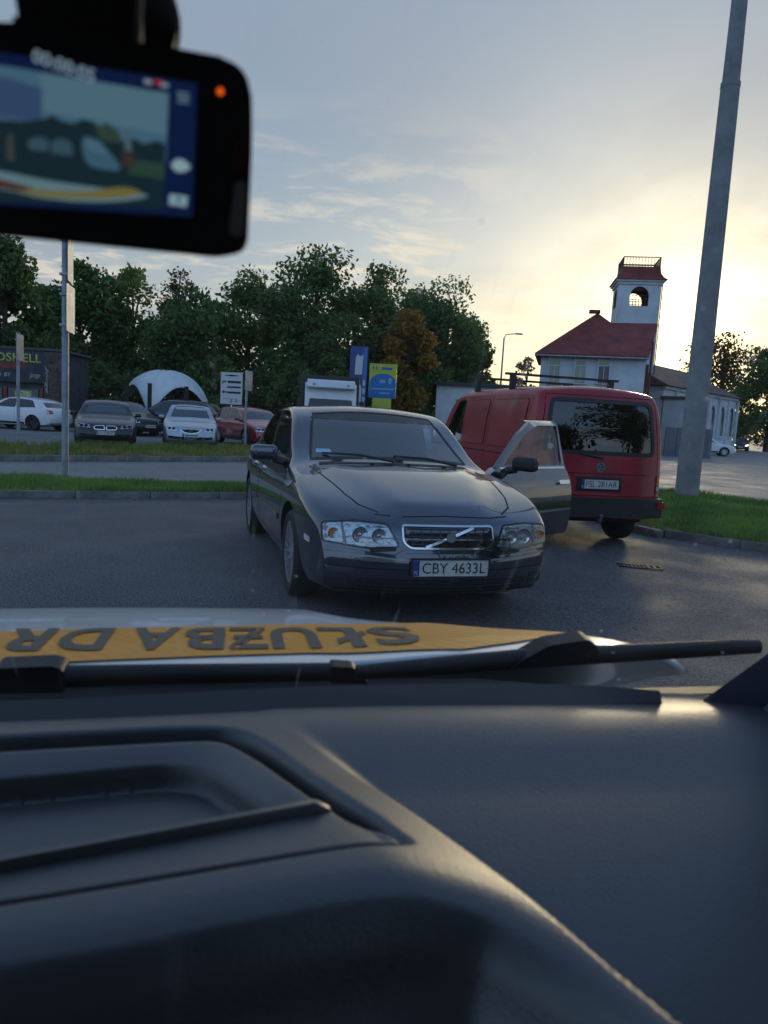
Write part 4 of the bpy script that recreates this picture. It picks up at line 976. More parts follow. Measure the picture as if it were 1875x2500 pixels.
# ------------------------------------------------------------------ truck facing the camera behind the saloon
def build_truck():
    p = ground_xy(800, 31.5); p.z = 0.004
    t = thing('lorry', 'white lorry cab with black load body seen over the saloon roof', 'truck', p, R(-83))
    W = M('paint_white'); pmat('tarp', (0.018, 0.020, 0.024), .6, var=(2, .3))
    c = prism('cab', rpoly([(0.9, .45), (0.95, 1.4), (.62, 2.50), (.45, 2.66), (-.75, 2.70), (-.75, .45)], [.06, .12, .2, .1, .05, .05], 5), -1.06, 1.06, W, t, basis((1, 0, 0), (0, 0, 1), (0, -1, 0)), .03, 40)
    prism('windscreen', rpoly([(-.95, 1.42), (.95, 1.42), (.86, 2.02), (-.86, 2.02)], .06), .0, .02, M('glass_solid'), t, Matrix.Translation((.965, 0, 0)) @ Matrix.Translation((0, 0, 1.42)) @ Matrix.Rotation(R(-16.5), 4, 'Y') @ Matrix.Translation((0, 0, -1.42)) @ FRONT((0, 0, 0)))
    prism('roof_visor', rpoly([(.80, 2.40), (.98, 2.46), (.80, 2.74), (.50, 2.80), (.50, 2.66)], .04, 3), -.98, .98, pmat('visor_white', (.62, .66, .70), .4), t, basis((1, 0, 0), (0, 0, 1), (0, -1, 0)), .015, 40)
    for y in (-.7, .7): box('marker_lamp', (.93, y, 2.58), (.05, .10, .05), M('amber'), t, .01)
    lb = box('load_body', (-3.6, 0, 1.95), (5.4, 2.5, 2.05), M('tarp'), t, .02)
    box('headboard', (-.86, 0, 1.97), (.07, 2.56, 2.12), M('black_plastic'), lb, .01)
    for s in (-1, 1):
        box('corner_post', (-.88, s*1.24, 1.9), (.10, .10, 2.2), M('black_plastic'), lb, .01)
        m_ = box('side_mirror', (.80, s*1.28, 1.75), (.10, .20, .45), M('black_plastic'), t, .03); tube('mirror_arm', [(.8, s*1.05, 1.9), (.8, s*1.22, 1.9)], .02, M('black_plastic'), m_, 6)
        box('headlight', (.95, s*.78, .72), (.05, .34, .2), M('lamp_white'), t, .02)
        for x in (.1, -4.6): wheel(t, x, s*1.0, .46, .28, 8, 'dull_metal', 's')
    box('bumper', (.95, 0, .50), (.16, 2.1, .28), M('black_plastic'), t, .03)
    box('grille', (.965, 0, 1.05), (.03, 1.4, .32), M('black_plastic'), t, .01)
    box('chassis', (-2.4, 0, .68), (6.6, .85, .22), M('black_plastic'), t, .01)
build_truck()

# ================================================================== trees
leaf_mat('leaf_dark', [(0.050, 0.098, 0.034), (0.082, 0.150, 0.046), (0.125, 0.195, 0.054)], 0.30, 0.65, 0.30)
leaf_mat('leaf_mid', [(0.064, 0.122, 0.036), (0.108, 0.185, 0.050), (0.160, 0.225, 0.058)], 0.32, 0.65, 0.30)
leaf_mat('leaf_olive', [(0.050, 0.070, 0.018), (0.085, 0.105, 0.026), (0.12, 0.12, 0.034)], 0.35, 0.65, 0.35)
leaf_mat('leaf_orange', [(0.15, 0.115, 0.020), (0.25, 0.145, 0.022), (0.36, 0.165, 0.020)], 0.35, 0.65, 0.40)
leaf_mat('leaf_rust', [(0.060, 0.050, 0.018), (0.095, 0.070, 0.024), (0.13, 0.085, 0.03)], 0.35, 0.65, 0.4)
pmat('bark', (0.045, 0.036, 0.028), 0.9, var=(4, 0.4), bump=(18, 0.6))
def tree(name, label, base, h, hw, leaf='leaf_dark', n=8000, size=0.26, low=0.16, blobs=30, cat='tree', group=None, seed=None, trunk_r=None, fill=1.0):
    rg = np.random.default_rng(seed if seed is not None else int(abs(base[0]*131+base[1]*17)*10) % 99991)
    t = thing(name, label, cat, (base[0], base[1], 0.0), 0, group)
    cz = h*(low+(1-low)*0.5); rz = h*(1-low)*0.5
    # lumpy envelope: blobs spread through the crown
    d = rg.normal(size=(blobs, 3)); d /= np.linalg.norm(d, axis=1)[:, None]; rr = rg.uniform(0.25, 1, blobs)**0.5
    br = hw*rg.uniform(0.24, 0.46, blobs)
    c = d*rr[:, None]*np.array([hw*0.80, hw*0.80, rz*0.86]); c[:, 2] += cz
    # narrower at the very top and the bottom
    k = np.clip(1.12-np.abs((c[:, 2]-cz)/rz)**2.2*0.55, 0.4, 1); c[:, :2] *= k[:, None]
    c[0] = (0, 0, h-br[0]*0.75)
    b = rg.integers(0, blobs, n); v = rg.normal(size=(n, 3)); v /= np.linalg.norm(v, axis=1)[:, None]
    rad = br[b]*(rg.uniform(0, 1, n)**0.38)*rg.choice([1.0, 1.0, 1.0, 1.22], n)
    p = c[b]+v*rad[:, None]*np.array([1, 1, 0.82]); p = p[p[:, 2] > 0.12*h*min(low*4, 1)+0.05]; n = len(p)
    p[:, 2] = np.minimum(p[:, 2], h*rg.uniform(0.94, 1.02, n))
    # leaf quads: folded kites in random attitudes, drooping outwards
    a = rg.normal(size=(n, 3)); a /= np.linalg.norm(a, axis=1)[:, None]; q = rg.normal(size=(n, 3)); bb = np.cross(a, q); bb /= np.linalg.norm(bb, axis=1)[:, None]
    s = size*rg.uniform(0.55, 1.35, n)[:, None]
    verts = np.stack([p-a*s*0.62, p+bb*s*0.36, p+a*s*0.62, p-bb*s*0.36], 1).reshape(-1, 3)
    fast_mesh('crown', verts, 4, M(leaf), t)
    tr = trunk_r or h*0.018+0.04
    bm = bmesh.new(); wob = rg.uniform(-.25, .25, (4, 2))*hw*0.12
    tp = [(0, 0, -0.05), (wob[0][0], wob[0][1], h*.2), (wob[1][0], wob[1][1], h*.42), (wob[2][0], wob[2][1], h*.66), (wob[2][0], wob[2][1], h*.86)]
    add_tube(bm, tp, [tr*1.25, tr, tr*.75, tr*.45, tr*.15], 8); tk = bobj('trunk', bm, M('bark'), t, 60)
    bm = bmesh.new()
    for i in rg.permutation(blobs)[:min(9, blobs)]:
        z0 = min(max(low*h*0.9, c[i][2]-hw*rg.uniform(.3, .9)), h*.7); f = z0/h
        st = Vector((wob[1][0]*f*2, wob[1][1]*f*2, z0)); en = Vector(c[i]); md = (st+en)/2+Vector((0, 0, hw*.06))
        add_tube(bm, [st, md, en], [tr*.42, tr*.28, tr*.08], 6)
    bobj('limb', bm, M('bark'), tk, 60)
    return t
def tree_px(name, label, px, top, hw_px, d, **k):
    b = ground_xy(px, d); h = at_y(px, top, d).z; return tree(name, label, b, h, hw_px/1800*d, **k)
WOOD = 'trees of the wood behind the car park'
tree_px('broadleaf_tree', 'large dark tree at the left edge rising behind the snack kiosk', 15, 566, 105, 41, leaf='leaf_dark', n=11000, low=.10, blobs=36, group=WOOD)
tree_px('broadleaf_tree', 'dense dark tree directly behind the tall sign post', 190, 628, 125, 49, leaf='leaf_dark', n=10000, low=.08, blobs=34, group=WOOD)
tree_px('broadleaf_tree', 'green tree just left of the rusty thin crown in the wood', 320, 650, 95, 52, leaf='leaf_mid', n=8000, low=.08, group=WOOD)
tree_px('thin_tree', 'thin rusty-leaved crown poking above the middle of the wood', 432, 650, 58, 62, leaf='leaf_rust', n=2600, size=.24, low=.45, blobs=22, group=WOOD)
tree_px('broadleaf_tree', 'low dark tree above the white dome tent', 455, 705, 115, 47, leaf='leaf_dark', n=9500, low=.06, group=WOOD)
tree_px('broadleaf_tree', 'rounded green tree behind the white direction board', 600, 652, 105, 51, leaf='leaf_mid', n=9000, low=.06, group=WOOD)
tree_px('broadleaf_tree', 'tallest broad tree of the wood, behind the lorry', 755, 588, 130, 50, leaf='leaf_dark', n=13000, low=.05, blobs=42, group=WOOD)
tree_px('broadleaf_tree', 'tall dark tree behind the blue pylon', 905, 640, 105, 54, leaf='leaf_mid', n=10000, low=.06, blobs=34, group=WOOD)
tree_px('broadleaf_tree', 'dark tree with ragged crown at the right end of the wood', 1075, 668, 120, 56, leaf='leaf_dark', n=11500, size=.25, low=.08, blobs=38, group=WOOD)
tree_px('broadleaf_tree', 'lower dark tree tapering off the right end of the wood', 1165, 830, 62, 60, leaf='leaf_dark', n=5200, low=.04, blobs=22, group=WOOD)
tree_px('autumn_tree', 'orange-brown autumn tree beside the yellow and blue pylon', 985, 752, 78, 44, leaf='leaf_orange', n=7500, size=.24, low=.10, blobs=28, group=WOOD)
tree_px('broadleaf_tree', 'olive green tree between the pylons and the autumn tree', 920, 765, 62, 46, leaf='leaf_olive', n=6000, low=.05, blobs=24, group=WOOD)
for i, (px, tp, hw, d) in enumerate(((90, 690, 110, 58), (260, 720, 110, 60), (520, 730, 120, 60), (680, 690, 110, 60), (840, 700, 110, 62), (990, 700, 110, 64), (1120, 760, 80, 66))):
    tree_px('broadleaf_tree', 'dark tree in the back row filling the wood behind the car park', px, tp, hw, d, leaf='leaf_dark', n=6000, size=.32, low=.02, blobs=24, group='back row of the wood', seed=300+i)
BUSH = ['dark bush just right of the snack kiosk', 'dark bush left of the white dome tent', 'dark bush rising behind the left half of the dome tent', 'dark bush behind the left edge of the direction board', 'dark bush between the direction board and the lorry', 'dark bush at the left shoulder of the lorry', 'dark bush behind the lorry cab', 'dark bush at the foot of the blue pylon', 'dark bush under the orange autumn tree', 'dark bush just left of the low white building', 'dark bush peeking over the low white building']
for i, (px, tp, hw, d) in enumerate(((180, 900, 75, 43), (250, 880, 70, 44), (330, 900, 70, 45.5), (540, 870, 75, 45), (640, 850, 75, 46), (715, 880, 65, 44), (790, 860, 75, 47), (870, 890, 60, 45), (985, 900, 70, 46), (1050, 880, 60, 49), (1130, 930, 60, 56))):
    tree_px('bush', BUSH[i], px, tp, hw, d, leaf='leaf_mid' if i % 3 == 0 else 'leaf_dark', n=3600, size=.22, low=.0, blobs=18, cat='bush', group='bushes along the foot of the wood', seed=500+i, trunk_r=.05)
tree_px('thin_tree', 'thin backlit tree just left of the red-roofed house', 1275, 868, 40, 78, leaf='leaf_rust', n=1500, size=.26, low=.15, blobs=16)
tree_px('thin_tree', 'open brownish tree against the bright sky beside the lamp pole', 1745, 800, 95, 96, leaf='leaf_rust', n=4200, size=.36, low=.30, blobs=26)
tree_px('broadleaf_tree', 'dark tree at the right edge behind the white church', 1868, 838, 95, 84, leaf='leaf_dark', n=9000, size=.34, low=.03, blobs=34)
tree_px('broadleaf_tree', 'smaller dark tree between the church and the right edge tree', 1800, 940, 60, 92, leaf='leaf_mid', n=5000, size=.34, low=.02, blobs=24)
for i, (x, y, h, hw) in enumerate(((19.5, -4.0, 13.5, 5.5), (24, -9, 15, 6), (12.5, -10, 6.5, 5))):
    tree('broadleaf_tree', 'dark tree behind the viewer, mirrored in the van rear window', (x, y), h, hw, leaf='leaf_dark', n=7000, size=.34, low=.0, blobs=30, group='trees mirrored in the van window', seed=700+i)

# ================================================================== street furniture and signs
def concrete_pole():
    b = Vector((6.22, 15.20, .09))
    t = thing('lamp_pole', 'thick leaning-looking grey concrete lamp pole on the grass island', 'pole', b)
    pmat('concrete', (0.235, 0.245, 0.25), 0.8, var=(2.5, 0.22), bump=(30, .25))
    tube('shaft', [(0, 0, -.1), (0, 0, 8.0)], [.235, .175], M('concrete'), t, 32)
    tube('upper_shaft', [(0, 0, 8.0), (0, 0, 11.5)], [.160, .125], M('concrete'), t, 28)
    tube('collar', [(0, 0, 7.94), (0, 0, 8.03)], [.182, .180], M('concrete'), t, 28)
    a = tube('arm', [(0, 0, 11.4), (.15, -.6, 11.75), (.35, -1.5, 11.9)], [.05, .045, .04], M('galv'), t, 10)
    box('lantern', (.42, -1.85, 11.88), (.28, .75, .14), M('galv'), a, .04)
concrete_pole()
def sign_post(label, base, h, r, plates, mat='galv', rz=0.0, name='sign_post'):
    t = thing(name, label, 'sign post', base, rz)
    tube('post', [(0, 0, -.05), (0, 0, h)], r, M(mat), t, 12)
    lathe('post_cap', [(0, h), (r*1.15, h), (r*1.1, h+.02), (0, h+.03)], M('black_plastic'), t, 12, 'Z', (0, 0, 0), False)
    for (z0, z1, w, a, off) in plates:
        m_ = Matrix.Rotation(a, 4, 'Z') @ basis((1, 0, 0), (0, 0, 1), (0, -1, 0), (off, -r-.012, 0))
        pl = prism('sign_plate', rpoly([(-w/2, z0), (w/2, z0), (w/2, z1), (-w/2, z1)], .04), 0, .01, M('galv'), t, m_)
        for zz in (z0+.15*(z1-z0), z0+.8*(z1-z0)): box('clamp', (0, 0, zz), (2*r+.03, 2*r+.03, .04), M('dull_metal'), pl, .004)
b = Vector((-5.02, 11.50, .09)); sign_post('tall galvanised sign post with edge-on plates on the near left verge', b, 4.6, .052, [(2.28, 2.98, .60, R(102), .02), (3.02, 3.80, .60, R(106), .0), (3.85, 4.4, .6, R(104), 0)])
b = at_z(57, 1087, .13); b.z = .12; b.y -= .25; sign_post('short sign post in front of the snack kiosk', b, 2.85, .04, [(2.15, 2.80, .45, R(97), .0)])
b = at_z(603, 1086, .13); b.z = .12; b.y -= .4; sign_post('sign post in front of the red hatchback', b, 2.62, .042, [(1.92, 2.60, .50, R(71), .03)])

def info_board():
    d = 37.0; b = ground_xy(562, d); z0 = at_y(562, 987, d).z; z1 = at_y(562, 909, d).z; w = 54/1800*d
    t = thing('direction_board', 'white direction board with dark lines of text and arrows', 'sign', (b.x, b.y, 0), R(-8))
    W = pmat('board_white', (.60, .62, .63), .6); bs = basis((1, 0, 0), (0, 0, 1), (0, -1, 0))
    bd = prism('board', rpoly([(-w/2, z0), (w/2, z0), (w/2, z1), (-w/2, z1)], .01), 0, .04, W, t, bs)
    for s in (-.42, .42): box('post', (s*w, .06, z1/2-.2), (.12, .10, z1-.3), M('wood_post'), t, .01)
    H = z1-z0
    for y0, x0, x1, hh in ((.90, -.30, .30, .03), (.90, -.10, .12, .05), (.70, -.18, .44, .075), (.54, -.18, .44, .055), (.37, -.18, .44, .065), (.12, -.05, .08, .12), (.12, .18, .28, .12), (.13, .30, .44, .02), (.18, -.40, -.10, .02)):
        prism('text_line', [(x0*w, z0+(y0-hh/2)*H), (x1*w, z0+(y0-hh/2)*H), (x1*w, z0+(y0+hh/2)*H), (x0*w, z0+(y0+hh/2)*H)], .04, .044, M('ink') if y0 > .3 else M('galv'), bd, bs)
    def arrow(y0, up=False):
        P = [(-.44, 0), (-.34, .06), (-.34, .02), (-.20, .02), (-.20, -.02), (-.34, -.02), (-.34, -.06)] if not up else [(-.42, -.06), (-.38, -.06), (-.38, .01), (-.30, .01), (-.30, -.02), (-.24, .03), (-.30, .07), (-.30, .05), (-.42, .05)]
        prism('arrow', [(x*w, z0+(y0+y)*H) for x, y in P], .04, .045, M('ink'), bd, bs)
    arrow(.38); arrow(.68, True)
info_board()
def pylons():
    bs = basis((1, 0, 0), (0, 0, 1), (0, -1, 0))
    d = 41.0; b = ground_xy(867, d); z1 = at_y(867, 846, d).z; w = .96
    t = thing('pylon_sign', 'tall dark blue advertising pylon with pale emblem', 'sign', (b.x, b.y, 0), R(-10))
    B = pmat('pylon_blue', (.012, .035, .20), .4); LB = pmat('pylon_lightblue', (.03, .16, .42), .4); Wh = pmat('pylon_white', (.55, .58, .62), .5)
    pn = box('panel', (0, 0, z1/2), (w, .28, z1), B, t, .02)
    prism('side_band', [(w*.28, .3), (w*.5-.01, .3), (w*.5-.01, z1-.05), (w*.28, z1-.05)], .141, .148, LB, pn, bs)
    prism('pale_emblem', rpoly([(-.18, z1-1.5), (.22, z1-1.5), (.26, z1-.4), (.10, z1-.55), (-.05, z1-.4), (-.16, z1-.6)], .04), .149, .156, Wh, pn, bs)
    prism('pale_arch', rpoly([(-.30, z1-3.4), (.24, z1-3.4), (.24, z1-2.2), (.05, z1-1.85), (-.20, z1-2.2)], .15), .149, .156, Wh, pn, bs)
    for i in range(6): prism('text_line', [(.30, .8+i*.45), (.42, .8+i*.45), (.42, 1.1+i*.45), (.30, 1.1+i*.45)], .149, .154, Wh, pn, bs)
    d = 38.5; b = ground_xy(926, d); z1 = at_y(926, 888, d).z; z0 = at_y(926, 972, d).z; w = 1.40
    t = thing('pylon_sign', 'yellow and blue advertising board on a yellow base', 'sign', (b.x, b.y, 0), R(-6))
    Y = pmat('sign_yellow', (.46, .50, .04), .5); Bl = pmat('sign_blue', (.01, .16, .42), .45)
    box('base', (0, 0, z0/2), (.98, .22, z0), Y, t, .01)
    pn = prism('panel', rpoly([(-w/2, z0), (w/2, z0), (w/2, z1), (-w/2, z1)], .02), -.10, .10, Y, t, bs); H = z1-z0
    arc = [(w*.498*math.cos(a)*1.0+0.02*w, z0+.42*H+.30*H*math.sin(a)) for a in np.linspace(0, math.pi, 20)]
    arc = [(max(-w/2+.004, min(w/2-.004, x)), y) for x, y in arc]
    bl = prism('blue_field', [(-w/2+.004, z0+.004), (w/2-.004, z0+.004)]+arc, .10, .107, Bl, pn, bs)
    for x0, x1, y0, y1 in ((-.05, .34, .83, .90), (-.10, .10, .44, .54), (-.42, .42, .25, .29), (-.10, .30, .13, .17)):
        prism('text_line', [(x0*w, z0+y0*H), (x1*w, z0+y0*H), (x1*w, z0+y1*H), (x0*w, z0+y1*H)], .107, .112, Bl if y0 > .7 else pmat('pale_blue', (.18, .40, .58), .5), pn, bs)
    for i, x in enumerate((-.36, -.24)): prism('leaf_mark', rpoly([(x*w-.04, z0+.80*H), (x*w+.05, z0+.84*H), (x*w+.03, z0+.94*H), (x*w-.05, z0+.90*H)], .04), .107, .112, Bl, pn, bs)
    prism('bulb_mark', rpoly([(.25*w, z0+.42*H), (.31*w, z0+.42*H), (.36*w, z0+.55*H), (.28*w, z0+.62*H), (.20*w, z0+.55*H)], .04), .107, .112, M('pale_blue'), pn, bs)
pylons()
def street_lamp():
    d = 62.0; b = ground_xy(1212, d); h = at_y(1208, 812, d).z
    t = thing('street_lamp', 'slim distant street lamp against the sunset left of the house', 'street lamp', b)
    tube('post', [(0, 0, 0), (0, 0, h-.4)], [.10, .06], M('galv'), t, 10); a = tube('arm', [(0, 0, h-.42), (.15, 0, h-.1), (.9, 0, h)], .04, M('galv'), t, 8); box('lantern', (1.2, 0, h), (.6, .22, .12), M('galv'), a, .03)
street_lamp()
def dome_tent():
    d = 43.5; b = ground_xy(401, d); H = at_y(401, 904, d).z; Rr = 113/1800*d
    t = thing('dome_tent', 'white dome tent with arched openings behind the parked cars', 'tent', (b.x, b.y, 0), R(-90))
    verts = []; faces = []; na, nr = 96, 22
    for i in range(na):
        th = 2*math.pi*i/na; q = abs(math.sin(2*th))**0.9          # 0 at the four legs, 1 between them
        tm = 1-0.46*q**0.7
        for j in range(nr+1):
            u = tm*j/nr; a = u*math.pi/2
            r = Rr*math.sin(a)**0.92*(1-0.10*q*u); z = H*math.cos(a)**0.80
            verts.append((r*math.cos(th), r*math.sin(th), z))
    for i in range(na):
        for j in range(nr): faces.append((i*(nr+1)+j, i*(nr+1)+j+1, ((i+1) % na)*(nr+1)+j+1, ((i+1) % na)*(nr+1)+j))
    sk = mobj('canopy', verts, faces, pmat('tent_white', (.66, .70, .72), .6, var=(1.5, .10), bump=(2.0, .5)), t, 25)
    md = sk.modifiers.new('thick', 'SOLIDIFY'); md.thickness = .02
    for k in range(4):
        th = k*math.pi/2; pts = [(Rr*math.sin(u*math.pi/2)**.92*math.cos(th)*1.003, Rr*math.sin(u*math.pi/2)**.92*math.sin(th)*1.003, H*math.cos(u*math.pi/2)**.8+.004) for u in np.linspace(.02, .995, 16)]
        tube('rib', pts, .035, M('tent_white'), t, 8)
    box('crown_cap', (0, 0, H+.005), (.5, .5, .05), pmat('cap_dark', (.10, .11, .12), .7), t, .01)
dome_tent()
for px, tp, lab in ((308, 938, 'dark timber post left of the dome tent opening'), (364, 937, 'dark timber post in front of the dome tent middle'), (453, 945, 'dark timber post in front of the dome tent right arch')):
    d = 39.5; b = ground_xy(px, d); h = at_y(px, tp, d).z; b.z = 0.0
    t = thing('timber_post', lab, 'post', b, R(10), 'timber posts by the dome tent'); box('shaft', (0, 0, h/2), (.20, .20, h), M('wood_post'), t, .02); box('cap', (0, 0, h+.015), (.23, .23, .03), M('black_plastic'), t, .005)
# ------------------------------------------------------------------ buildings
def kiosk():
    d = 37.0; c = ground_xy(152, d); h = at_y(150, 858, d).z; hl = at_y(20, 846, d).z
    t = thing('snack_kiosk', 'dark snack kiosk with yellow lettering at the left edge', 'kiosk', (c.x, c.y, 0), R(4))
    D = pmat('kiosk_dark', (.050, .053, .066), .7, var=(2, .4)); Rd = pmat('kiosk_red', (.20, .045, .035), .7, var=(3, .3)); bs = basis((1, 0, 0), (0, 0, 1), (0, -1, 0))
    G = pmat('kiosk_stone', (.055, .052, .050), .85, var=(5, .6), var_col=(.12, .11, .10))
    w = box('wall', (-4.4, 2.2, h/2), (8.6, 4.0, h-.1), D, t, .02)
    for i in range(5): box('pillar', (-1.05-1.75*i, .17, .95), (.16, .16, 1.9), Rd, t, .01)
    f = box('fascia', (-4.8, .10, h-.80), (7.9, .22, 1.65), D, t, .02)
    prism('red_band', [(-7.8, h-.95), (-1.9, h-.95), (-1.7, h-.65), (-7.8, h-.62)], -.012, -.004, Rd, f, basis((1, 0, 0), (0, 0, 1), (0, -1, 0), (0, -.02, 0)))
    lime = pmat('lime', (.46, .52, .10), .6); pale = pmat('pale_print', (.45, .46, .46), .6)
    text_obj('shop_name', 'GYROSHELL', lime, f, basis((1, 0, 0), (0, 0, 1), (0, -1, 0), (-2.72, -.012, h-.42)), height=.42, width=3.45, depth=.02, weight=.012)
    for wd, xx in (('POWERED', -3.55), ('BY', -2.62)): text_obj('small_print', wd, pale, f, basis((1, 0, 0), (0, 0, 1), (0, -1, 0), (xx, -.012, h-1.27)), height=.19, depth=.015)
    text_obj('signature', 'Jorge', pale, f, basis((1, 0, 0), (0, 0, 1), (0, -1, 0), (-1.32, -.012, h-1.27)), height=.30, width=.52, depth=.015, shear=.3)
    text_obj('side_name', 'B\nU\nR\nG\nE\nR\nS', pmat('burger_red', (.26, .06, .05), .6), box('corner_panel', (-.42, .05, h/2-.03), (.86, .34, h-.06), G, t, .01), basis((1, 0, 0), (0, 0, 1), (0, -1, 0), (-.36, -.125, h*.55)), height=h*.78, width=.24, depth=.015)
    text_obj('side_signature', 'Jorge', pale, bpy.data.objects[t.children[-1].name], basis((0, 0, -1), (1, 0, 0), (0, -1, 0), (-.70, -.125, h*.62)), height=.16, width=1.3, depth=.012, shear=.3)
    for i, (m_, ys) in enumerate((('poster_yellow', (.50, .48, .22)), ('poster_grey', (.42, .44, .45)), ('poster_mix', (.40, .36, .30)), ('poster_mix', 0))):
        mt = pmat(m_, ys if ys else (.4, .4, .4), .6, var=(6, .7)); x = -1.95-1.75*i+.0
        wn = box('window', (x, .185, 1.15), (1.45, .05, 1.35), M('glass_solid'), t, .01); box('poster', (x, .155, 1.2), (.80, .012, 1.05), mt, wn)
    dr = box('door', (-.98+.42-1.35+.9, .19, .95), (.02, .02, .02), Rd, t)
    rf = box('roof', (-4.4, 2.1, h+.03), (8.9, 4.4, .12), pmat('felt', (.09, .09, .09), .9), t, .02)
    tube('downpipe', [(.06, -.02, 0), (.06, -.02, h)], .05, M('galv'), t, 8)
kiosk()
def shed():
    d = 47.0; a = ground_xy(1058, d); h = at_y(1090, 940, d).z
    t = thing('flat_roofed_building', 'low white flat-roofed building between the wood and the red van', 'building', (a.x, a.y, 0), R(-3))
    W = pmat('shed_white', (.66, .70, .72), .8, var=(1.2, .12))
    box('wall', (3.2, 2.6, h/2), (6.4, 5.2, h), W, t, .01); box('roof', (3.2, 2.5, h+.08), (6.7, 5.6, .22), pmat('shed_roof', (.05, .055, .06), .7), t, .02)
    for x in (1.55, 4.3):
        wn = box('window', (x, -.01, h-1.35), (.62, .08, 1.0), M('glass_solid'), t, .0); bm = bmesh.new()
        for q in (-1, 1): add_box(bm, (x+q*.32, -.04, h-1.35), (.06, .06, 1.08)); add_box(bm, (x, -.04, h-1.35+q*.52), (.58, .06, .06))
        add_box(bm, (x, -.04, h-1.35), (.04, .05, .98)); bobj('frame', bm, W, wn)
shed()
pmat('plaster_white', (.55, .60, .63), .85, var=(.7, .14)); pmat('roof_tile', (.20, .040, .034), .8, var=(.9, .3), bump=(9, .5)); pmat('roof_old', (.13, .085, .07), .85, var=(.8, .35), bump=(8, .5))
pmat('frame_white', (.55, .58, .60), .6); pmat('brick', (.14, .050, .038), .85, var=(3, .3))
pmat('pane_warm', (.30, .30, .24), .15, 0, .6); pmat('pane_dark', (.03, .035, .04), .1, 0, .6)
def house():
    d = 60.0; hr = R(13); A = at_y(1322, 866, d); B = at_y(1580, 870, d-1.9); w = (B.x-A.x)/math.cos(hr); e = (A.z+B.z)/2
    t = thing('house', 'pale house with a steep red tiled roof behind the van', 'house', (A.x, d, 0), R(-13))
    bx = lambda *a, **k: box(*a, **k)
    box('wall', (w/2, 4.5, e/2), (w, 9.0, e), M('plaster_white'), t)
    box('side_wall', (w+.15, 4.7, e/2-.2), (.26, 8.4, e-.6), M('brick'), t)
    def P(px, py, dy):
        q = at_y(px, py, d+dy); u, v = q.x-A.x, dy; return (u*math.cos(hr)-v*math.sin(hr), u*math.sin(hr)+v*math.cos(hr), q.z)
    a = P(1306, 861, -.45); b_ = P(1584, 870, -2.35); p = P(1459, 764, 3.2); q = P(1492, 788, 3.0); s = P(1607, 790, 2.2)
    c = (b_[0]+.2, 9.4, e); dd = (a[0], 9.4, e)
    up = lambda v, k=.16: (v[0], v[1], v[2]-k)
    top = [a, b_, s, q, p, c, dd]; V_ = top+[up(v) for v in top]
    F_ = [(0, 1, 2, 3), (0, 3, 4), (6, 0, 4), (1, 5, 2), (5, 6, 4), (5, 4, 3), (5, 3, 2)]; F_ = F_+[tuple(i+7 for i in f[::-1]) for f in F_]+[(0, 7, 8, 1), (1, 8, 12, 5), (5, 12, 13, 6), (6, 13, 7, 0)]
    rf = mobj('roof', V_, F_, M('roof_tile'), t)
    box('ridge_cap', (p[0]-.25, 4.0, p[2]+.05), (.9, .5, .28), M('roof_tile'), rf, .05)
    tube('gutter', [(a[0], a[1]-.03, a[2]-.18), (b_[0], b_[1]-.03, b_[2]-.18)], .07, M('galv'), t, 8)
    tube('downpipe', [(w+.35, -.1, 0), (w+.35, -.1, e+1.2)], .09, M('brick'), t, 8)
    for i, px in enumerate((1354, 1415, 1470)):
        x = at_y(px, 890, d).x-A.x; zt = at_y(px, 873+i*1.5, d).z; zb = zt-2.0
        for k, (z0, z1) in enumerate(((zb, zt), (zb-3.2, zt-3.2))):
            wn = box('window', (x, .02, (z0+z1)/2), (.86, .12, z1-z0), M('pane_warm') if i != 2 else M('pane_dark'), t)
            bm = bmesh.new()
            for qx in (-1, 1): add_box(bm, (x+qx*.46, -.06, (z0+z1)/2), (.12, .14, z1-z0+.2))
            add_box(bm, (x, -.06, z1+.04), (.80, .14, .12)); add_box(bm, (x, -.06, (z0+z1)/2+.35), (.80, .10, .08)); add_box(bm, (x, -.05, (z0+z1)/2-.3), (.05, .08, 1.2))
            bobj('frame', bm, M('frame_white'), wn)
            if i == 1: box('curtain', (x+.02, -.055, z0+.55), (.5, .02, 1.0), M('pane_warm'), wn)
            if i == 2: box('blind', (x-.0, -.055, z1-.35), (.78, .02, .65), M('pane_warm'), wn)
            box('sill', (x, -.10, z0-.06), (1.1, .24, .08), M('frame_white'), wn)
house()
